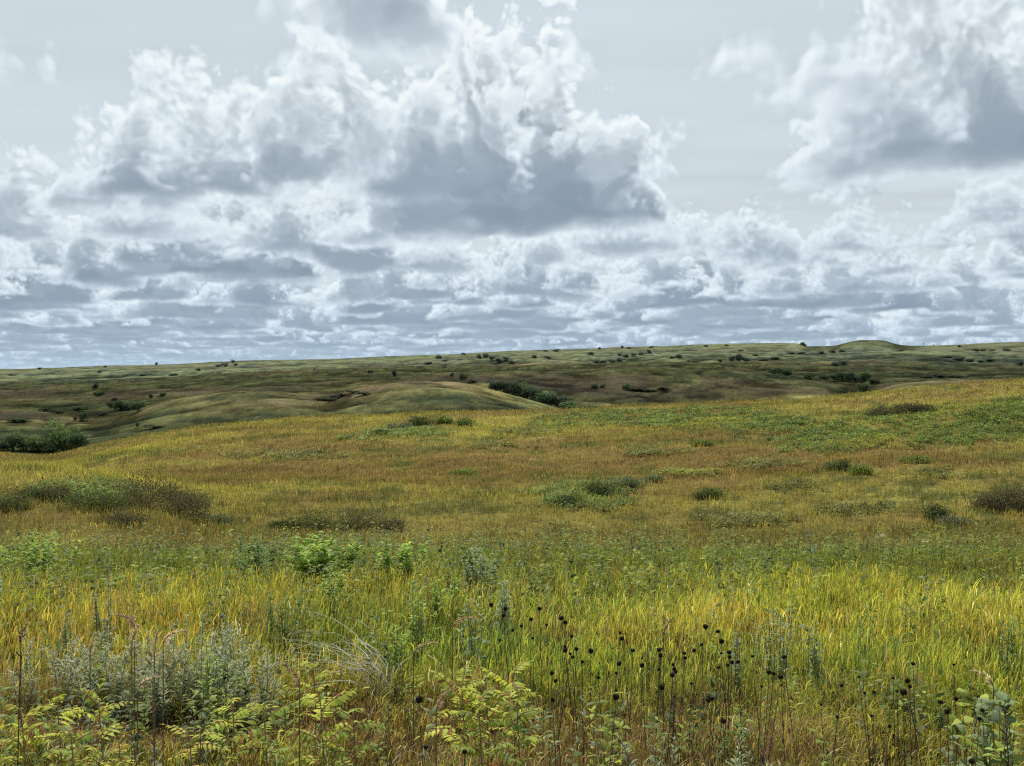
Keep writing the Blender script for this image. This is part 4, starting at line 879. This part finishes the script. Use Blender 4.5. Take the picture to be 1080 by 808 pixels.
class Sky:
    def __init__(s,seed=8):
        rng=np.random.default_rng(seed); n=96; s.n=n
        w=lambda c:1-np.clip(worley(rng,c,n),0,1)
        w1,w2,w3=w(6),w(12),w(24)
        pf=sum(a*(fade_up(rng.random((m,m,m)).astype(F32),n)-.5) for m,a in((4,.5),(8,.3),(16,.18),(32,.1)))
        low=.62*w1+.25*w2+.13*w3
        low=low-low.mean(); low/=low.std()
        pf=pf/pf.std()
        s.A=(.75*low+.5*pf).astype(F32).ravel()          # shapes
        w4=w(32)
        p2=sum(a*(fade_up(rng.random((m,m,m)).astype(F32),n)-.5) for m,a in((12,.5),(24,.35),(48,.25)))
        hi=.6*w3+.4*w4; hi=hi-hi.mean(); hi/=hi.std(); p2=p2/p2.std()
        s.B=(.75*hi+.6*p2).astype(F32).ravel()
        s.rng=rng
        s.make_cells()
    def noise(s,G,x,y,z,per):
        n=s.n; k=F32(n/per)
        x=(x*k)%n; y=(y*k)%n; z=(z*k)%n
        ix=x.astype(np.int32); iy=y.astype(np.int32); iz=z.astype(np.int32)
        fx=x-ix; fy=y-iy; fz=z-iz
        ix%=n; iy%=n; iz%=n
        jx=(ix+1)%n; jy=(iy+1)%n; jz=(iz+1)%n
        ix=ix*(n*n); jx=jx*(n*n); iy=iy*n; jy=jy*n
        a=ix+iy; b=ix+jy; c=jx+iy; d=jx+jy
        g0=1-fz
        v00=G[a+iz]*g0+G[a+jz]*fz; v01=G[b+iz]*g0+G[b+jz]*fz
        v10=G[c+iz]*g0+G[c+jz]*fz; v11=G[d+iz]*g0+G[d+jz]*fz
        v0=v00+(v01-v00)*fy; v1=v10+(v11-v10)*fy
        return v0+(v1-v0)*fx
    # ---- plan map in (u, log d)
    H0=1100.0
    def make_cells(s):
        rng=s.rng; H0=s.H0
        cells=[]   # X,Y,RX,RY,T,base offset
        def man(px,py_base,half,py_top,depth=1.0,dist=None):
            d=H0*FPX/(YH-py_base) if dist is None else dist
            base=d*(YH-py_base)/FPX
            T=d*(YH-py_top)/FPX-base
            R=half*d/FPX
            X0,Y0=(px-540)/FPX*d,d+R*depth*.6
            cells.append((X0,Y0,R,R*depth,T*.62,base-H0))
            for k in range(9):
                a=rng.uniform(0,6.283); q=math.sqrt(rng.random())*.85; rr=R*rng.uniform(.2,.46)
                env=math.sqrt(max(1-q*q*.85,.05))
                cells.append((X0+R*q*math.cos(a),Y0+R*depth*q*math.sin(a),rr,rr,T*env*rng.uniform(.72,1.08),base-H0))
        for a in MANUAL: man(*a)
        # scattered far field
        nm=len(cells)
        cnt=0
        while cnt<1500:
            d=6800*math.exp(rng.random()*2.3); u=rng.uniform(-1.3,1.3)
            if rng.random()>(d/60000)**.9*1.0: continue
            sc=rng.lognormal(0,.5)*(d/11000)**.45
            R=400*sc; T=640*sc*rng.uniform(.6,1.4)
            if d<10500: R*=.72; T*=.5
            T=min(T,850)
            cells.append((u*d,d,R*rng.uniform(1,1.5),R,T,rng.normal(0,45)));cnt+=1
        # fringe near, out of frame at the sides and above
        for X,Y,R,T in ((-6200,3800,1100,1100),(-7000,6500,1200,1300),(5200,4200,1300,1300),(6500,7500,1300,1200),(-700,1500,500,500),(900,1300,450,450)):
            cells.append((X,Y,R,R,T,0))
        s.NU,s.ND=1500,1100; s.U0,s.U1=-1.35,1.35; s.L0,s.L1=math.log(900),math.log(75000)
        top=np.full((s.NU,s.ND),-900,F32); bas=np.zeros((s.NU,s.ND),F32); wts=np.full((s.NU,s.ND),1e-6,F32); nam=np.full((s.NU,s.ND),1e-6*.4,F32)
        us=np.linspace(s.U0,s.U1,s.NU); ds=np.exp(np.linspace(s.L0,s.L1,s.ND))
        for k,(X,Y,RX,RY,T,b) in enumerate(cells):
            m=1+930/(1.4*min(RX,RY))
            d0=max(Y-RY*m,905); d1=max(Y+RY*m,d0+1)
            j0=np.searchsorted(ds,d0); j1=np.searchsorted(ds,d1)+1
            ua=min((X-RX*m)/d0,(X-RX*m)/d1); ub=max((X+RX*m)/d0,(X+RX*m)/d1)
            i0=max(np.searchsorted(us,ua),0); i1=np.searchsorted(us,ub)+1
            if i1-i0<1 or j1-j0<1: continue
            D=ds[None,j0:j1]; U=us[i0:i1,None]
            q=np.sqrt(((U*D-X)/RX)**2+((D-Y)/RY)**2)
            t=np.where(q<1,1.12*T*np.maximum(1-q*q,0)**.72,-(q-1)*min(RX,RY)*1.4).astype(F32)
            sub=top[i0:i1,j0:j1]; sb=bas[i0:i1,j0:j1]
            mk=t>sub; sub[mk]=t[mk]; w_=np.exp(np.clip(t,-600,900)/120).astype(F32); sb+=w_*b; wts[i0:i1,j0:j1]+=w_; nam[i0:i1,j0:j1]+=w_*min(1,max(.22,(.45*RX+.35*T)/420))
        # blur base a bit
        s.TOP=top.ravel(); s.BAS=(bas/wts).ravel(); s.NAM=(nam/wts).ravel()
    def plan(s,x,y):
        u=x/y
        i=((u-s.U0)*((s.NU-1)/(s.U1-s.U0)))
        j=((np.log(y)-s.L0)*((s.ND-1)/(s.L1-s.L0)))
        i=np.clip(i,0,s.NU-2); j=np.clip(j,0,s.ND-2)
        ii=i.astype(np.int32); jj=j.astype(np.int32); fi=(i-ii).astype(F32); fj=(j-jj).astype(F32)
        k=ii*s.ND+jj; N=s.ND
        T=s.TOP
        t=(T[k]*(1-fi)+T[k+N]*fi)*(1-fj)+(T[k+1]*(1-fi)+T[k+N+1]*fi)*fj
        return t,s.BAS[k],s.NAM[k]
    def dens(s,x,y,z,fine=True):
        t,b,na=s.plan(x,y)
        h=z-F32(s.H0)-b
        sd=np.minimum(t-h,h*2.2)
        out=np.zeros_like(sd)
        m=np.nonzero((sd>-880)&(h>-60))[0]
        if len(m)==0: return out,h,sd
        xm,ym,zm=x[m],y[m],z[m]; hm=h[m]
        # bulge the flanks: shift the plan sideways by a field that changes with height
        wv=s.noise(s.A,xm*.9+700,zm*1.2+300,ym*.9,F32(3300.0)).clip(-1.5,1.5)*(150*np.clip(hm/300,0,1)*na[m])
        t2,_,_=s.plan(xm+wv,ym-wv*.7); 
        a=s.noise(s.A,xm,ym,zm*1.1,F32(3900.0))
        amp=np.clip(hm/260,0.18,1)
        tm=t2-hm; n_=a*270*na[m]
        if fine:
            bb=s.noise(s.B,xm+a*60,ym,zm,F32(1700.0))
            n_=n_+bb*108*np.sqrt(na[m])
        v=np.minimum(tm+n_,hm*2.2+n_*amp)
        out[m]=np.clip(v/165,0,1)
        return out,h,sd
    def radiance(s,px,py):
        """px,py 1-D arrays of sky positions; returns linear RGB"""
        n=len(px)
        u=((px-540)/FPX).astype(F32); e=np.maximum((YH-py)/FPX,0.004).astype(F32)
        # veil behind
        el=e*FPX
        T=np.ones(n,F32); C=np.zeros((n,3),F32)
        HM=3300.0
        d0=np.maximum((s.H0-90)/e,950); d1=np.minimum(HM/e,62000)
        sun=np.array([SUNX,SUNY,SUNZ],F32)
        inv=np.sqrt(1+u*u+e*e)
        cosv=(u*sun[0]+sun[1]+e*sun[2])/inv
        ph=.66+.42*np.clip(cosv,0,1)**6     # forward peak
        d=d0.copy(); act=np.nonzero(d<d1)[0]
        rng=np.random.default_rng(3)
        d*=1+.0012*rng.random(n).astype(F32)
        sunlit=np.array(SUNC,F32); amb_hi=np.array(AMBHI,F32); amb_lo=np.array(AMBLO,F32)
        it=0
        while len(act):
            da=d[act]
            x=u[act]*da; y=da; z=e[act]*da
            den,h,sd=s.dens(x,y,z)
            step=da*F32(.0048)*np.clip(1.0+(da-9000)/50000,1,1.8)
            step=np.clip((-sd-880)*.5,step,np.maximum(step,da*.03))
            m=np.nonzero(den>0.004)[0]
            if len(m):
                ia=act[m]; dm=den[m]
                tau=dm*SIG*step[m]*inv[ia]
                # light march
                L=np.zeros(len(m),F32); prev=0
                for r in (70,200,450,900):
                    dd,_,_=s.dens(x[m]+sun[0]*r,y[m]+sun[1]*r,z[m]+sun[2]*r,fine=r<300)
                    L+=dd*SIG*1.0*(r-prev); prev=r
                li=.66*np.exp(-L)+.34*np.exp(-.16*L)
                li*=(1-.5*np.exp(-dm*3.-.8*L))/.8
                hh=np.clip(h[m]/900,0,1)
                col=sunlit*(li*ph[ia])[:,None]+amb_lo+(amb_hi-amb_lo)*hh[:,None]
                far_=np.clip((da[m]-8000)/14000,0,1)[:,None]
                col=col*(1+.22*far_*(hh[:,None]-.25))
                hz=1-np.exp(-da[m]/HAZED)
                col=col*(1-hz)[:,None]+np.array(HAZEC,F32)*hz[:,None]
                a=1-np.exp(-tau)
                C[ia]+=(T[ia]*a)[:,None]*col
                T[ia]*=1-a
            d[act]=da+step
            keep=(d[act]<d1[act])&(T[act]>.015)
            act=act[keep]; it+=1
        bg=s.back(u,el)
        lum=C.mean(1,keepdims=True)
        C=C*np.where(lum>.55,(.55+.36*np.tanh(np.maximum(lum-.55,0)/.36))/np.maximum(lum,1e-3),1)
        C+=T[:,None]*bg
        return C
    def back(s,u,el):
        # high thin veil, slightly brighter lower, blue tint at the horizon
        k=np.clip(el/400,0,1)[:,None]
        c=np.array(BG_H,F32)*(1-np.clip(k/.18,0,1))+np.array(BG_M,F32)*np.clip(k/.18,0,1)
        c=c*(1-np.clip((k-.25)/.75,0,1))+np.array(BG_T,F32)*np.clip((k-.25)/.75,0,1)
        d=9000/np.maximum(el/FPX,.03)
        x=u*d; v=s.noise(s.A,(x*.35+d*.1).astype(F32),(d*.9).astype(F32),np.zeros_like(u),F32(26000))
        return c*(1+.03*v)[:,None]
    def run(s,px,py,nt=4,chunk=14000):
        n=len(px); out=np.zeros((n,3),F32)
        parts=[slice(i,min(n,i+chunk)) for i in range(0,n,chunk)]
        def f(sl): out[sl]=s.radiance(px[sl].astype(F32),py[sl].astype(F32))
        with ThreadPoolExecutor(nt) as ex: list(ex.map(f,parts))
        return out

def lin(r,g,b):
    f=lambda c:(c/255/12.92 if c<10.3 else ((c/255+.055)/1.055)**2.4)
    return (f(r),f(g),f(b))
SIG=.011
SUNC=(.84,.86,.84); AMBHI=(.266,.313,.355); AMBLO=(.157,.217,.292)
HAZED=30000.; HAZEC=lin(185,209,230)
BG_H=lin(200,216,228); BG_M=lin(210,222,228); BG_T=lin(205,217,225)
# px, base py, half width px, top py, depth factor
MANUAL=[
 (520,228,150,30,.8),(430,195,110,25,.8),(580,224,75,20,.8),(640,232,60,95,.9),(672,234,40,150,.9),
 (335,192,80,35,.8),(255,200,75,85,.9),(160,207,75,112,.8),(75,215,45,128,.8),(20,250,55,175,.8),(120,250,60,190,.8),
 (200,245,80,180,.8),(300,262,80,195,.8),(400,250,70,205,.8),
 (548,70,50,-10,.8),(600,80,36,-5,.8),(330,80,40,20,.8),
 (8,82,46,0,.6),
 (425,24,100,-260,1.0),
 (960,160,100,5,.8),(1060,162,90,-20,.8),(1130,170,100,-30,.8),(890,100,50,-5,.8),(900,140,40,60,.8),
 (898,210,46,150,.8),(790,75,34,52,.5),(692,45,22,30,.5),
 (1062,235,48,190,.8),(1140,250,80,170,.8),(985,262,60,228,.8),(880,262,50,235,.8),
 (740,262,55,212,.8),(800,272,60,232,.8),(690,258,45,205,.8),(690,190,30,118,.8),(640,262,60,225,.8),
]
# ------------------------------------------------------------------ sky
def build_sky():
    xs = np.concatenate([np.arange(-420, -6, 6.), np.arange(-4, 1084, 1.), np.arange(1086, 1500, 6.)])
    ya = np.arange(-230, -3, 6.); yb = np.arange(-3, 230, 1.); yc = np.arange(230, 404, 1.)
    s = Sky()
    def sh(ys):
        X, Y = np.meshgrid(xs, ys); return s.run(X.ravel(), Y.ravel()).reshape(len(ys), len(xs), 3)
    top = sh(np.concatenate([ya, yb])); lo = (sh(yc-.25)+sh(yc+.25))/2
    C = np.concatenate([top, lo, lo[-1:], lo[-1:]]); ys = np.concatenate([ya, yb, yc, [410., 440.]])
    # bring out the local modelling of the clouds by raising local contrast
    def blur(a, r):
        for ax in (0, 1):
            p = np.concatenate([np.repeat(a.take([0], ax), r, ax), a, np.repeat(a.take([-1], ax), r, ax)], ax).cumsum(ax, dtype=np.float64)
            n = a.shape[ax]; w = 2*r
            hi = p.take(range(w, w+n), ax); l0 = p.take(range(0, n), ax); a = ((hi-l0)/w).astype(F32)
        return a
    lum = C.mean(2); g = lum
    for r, k in ((5, .32), (22, .26)):
        m = blur(blur(lum, r), r); g = g*(lum/m)**k
    C = C*np.clip(g/lum, .6, 1.45)[..., None]*1.01
    C = C*np.where(C > .82, (.82+.16*np.tanh(np.maximum(C-.82, 0)/.16))/np.maximum(C, .01), 1)
    X, Y = np.meshgrid(xs, ys)
    u = (X-540)/FPX; e = (YH-Y)/FPX; D = 28000/np.sqrt(1+u*u)
    V = np.stack([u*D, D, CAM_Z+e*D], -1).reshape(-1, 3)
    ny, nx = X.shape; i = np.arange(ny-1)[:, None]; j = np.arange(nx-1)[None]
    Q = np.stack([i*nx+j, i*nx+j+1, (i+1)*nx+j+1, (i+1)*nx+j], -1).reshape(-1, 4)
    m, nt, N, L = new_mat('sky_light')
    out = N.new('ShaderNodeOutputMaterial'); a = N.new('ShaderNodeAttribute'); a.attribute_name = 'tint'
    em = N.new('ShaderNodeEmission'); L.new(a.outputs['Color'], em.inputs['Color']); L.new(em.outputs[0], out.inputs[0])
    me = mesh('sky', V, [Q], m, C.reshape(-1, 3), True)
    tag(place('sky', me), 'pale hazy sky full of white and grey cumulus clouds', kind='structure')
build_sky()
print('sky', round(time.time()-T_START, 1))

# ------------------------------------------------------------------ light
w = bpy.data.worlds.new('World'); scene.world = w; w.use_nodes = True
nt = w.node_tree; nt.nodes.clear()
o = nt.nodes.new('ShaderNodeOutputWorld'); b = nt.nodes.new('ShaderNodeBackground'); k = nt.nodes.new('ShaderNodeTexSky')
k.sky_type = 'NISHITA'; k.sun_disc = False; k.sun_elevation = SUN_EL; k.sun_rotation = SUN_AZ
k.air_density = 1.0; k.dust_density = 2.0; k.ozone_density = 1.0
b.inputs['Strength'].default_value = .15
nt.links.new(k.outputs[0], b.inputs['Color']); nt.links.new(b.outputs[0], o.inputs[0])
sl = bpy.data.lights.new('sun', 'SUN'); sl.energy = 5.0; sl.angle = math.radians(.5); sl.color = (1, .95, .86)
so = bpy.data.objects.new('sun', sl); COL.objects.link(so)
from mathutils import Vector
so.rotation_euler = Vector((SUNX, SUNY, SUNZ)).to_track_quat('Z', 'Y').to_euler()
so.location = (0, 0, 60)

# an unseen bank of cloud high over the valley, put there so its shadow lies across the hills behind the golden rise
def cloud_bank():
    bag = Bag()
    H = 1400.0; t = H/SUNZ; ox, oy = SUNX*t, SUNY*t
    nx, ny = 150, 90
    gx = np.linspace(-1500, 1700, nx); gy = np.linspace(330, 1750, ny)
    GX, GY = np.meshgrid(gx, gy, indexing='ij')
    ex = np.minimum((GX+1500)/300, (1700-GX)/300).clip(0, 1)
    # cover over the ground it shades: thick over the dark hill, broken over the nearer slopes and the far ridge
    cov = sstep(400, 520, GY+90*n2(NT1, GX, GY, 700))*(1-sstep(1350, 1700, GY+120*n2(NT1, GX, GY, 900, .4, .4)))
    cov = cov*ex+.35*n2(NT1, GX, GY, 620, .15, .55)-.10
    th = np.clip(cov, 0, 1)**.6*170*(1+.3*n2(NT2, GX, GY, 500))
    th = np.maximum(th, 0)
    for s in (1, -1):
        V = np.stack([GX+ox, GY+oy, H+np.where(s > 0, th, -th*.15-.5)], -1)
        i = np.arange(nx-1)[:, None]; j = np.arange(ny-1)[None]
        Q = np.stack([i*ny+j, (i+1)*ny+j, (i+1)*ny+j+1, i*ny+j+1], -1).reshape(-1, 4)
        keep = (th[:-1, :-1] > 4) & (th[1:, 1:] > 4)
        Q = Q[keep.ravel()]
        bag.add(V.reshape(-1, 3), (.85, .86, .88), Q)
    m, nt, N, L = new_mat('cloud_vapour')
    out = N.new('ShaderNodeOutputMaterial'); d = N.new('ShaderNodeBsdfDiffuse'); d.inputs['Color'].default_value = (.9, .9, .92, 1)
    tl = N.new('ShaderNodeBsdfTranslucent'); tl.inputs['Color'].default_value = (.8, .82, .85, 1)
    tr = N.new('ShaderNodeBsdfTransparent'); mx = N.new('ShaderNodeMixShader'); mx.inputs[0].default_value = .5
    L.new(d.outputs[0], mx.inputs[1]); L.new(tl.outputs[0], mx.inputs[2])
    m2 = N.new('ShaderNodeMixShader'); m2.inputs[0].default_value = .55
    L.new(tr.outputs[0], m2.inputs[1]); L.new(mx.outputs[0], m2.inputs[2]); L.new(m2.outputs[0], out.inputs[0])
    me = bag.build('cloud_bank', m, True)
    tag(place('shadow_clouds', me), 'unseen bank of grey cloud high over the valley, placed to shade its hills', kind='structure')
cloud_bank()

# ------------------------------------------------------------------ camera and render
cam = bpy.data.cameras.new('camera'); co = bpy.data.objects.new('camera', cam); COL.objects.link(co)
cam.sensor_width = 36; cam.lens = FPX/1080*36; cam.clip_start = .05; cam.clip_end = 60000
co.location = (0, 0, CAM_Z); co.rotation_euler = (math.radians(90), 0, 0)
scene.camera = co
scene.view_settings.view_transform = 'Standard'; scene.view_settings.look = 'None'; scene.view_settings.exposure = 0; scene.view_settings.gamma = 1
scene.render.engine = 'CYCLES'
cy = scene.cycles
cy.use_denoising = False; cy.max_bounces = 5; cy.diffuse_bounces = 3; cy.glossy_bounces = 2; cy.transmission_bounces = 4; cy.transparent_max_bounces = 8
cy.sample_clamp_indirect = 4; cy.filter_width = 1.2; cy.caustics_reflective = False; cy.caustics_refractive = False
print('done', round(time.time()-T_START, 1))
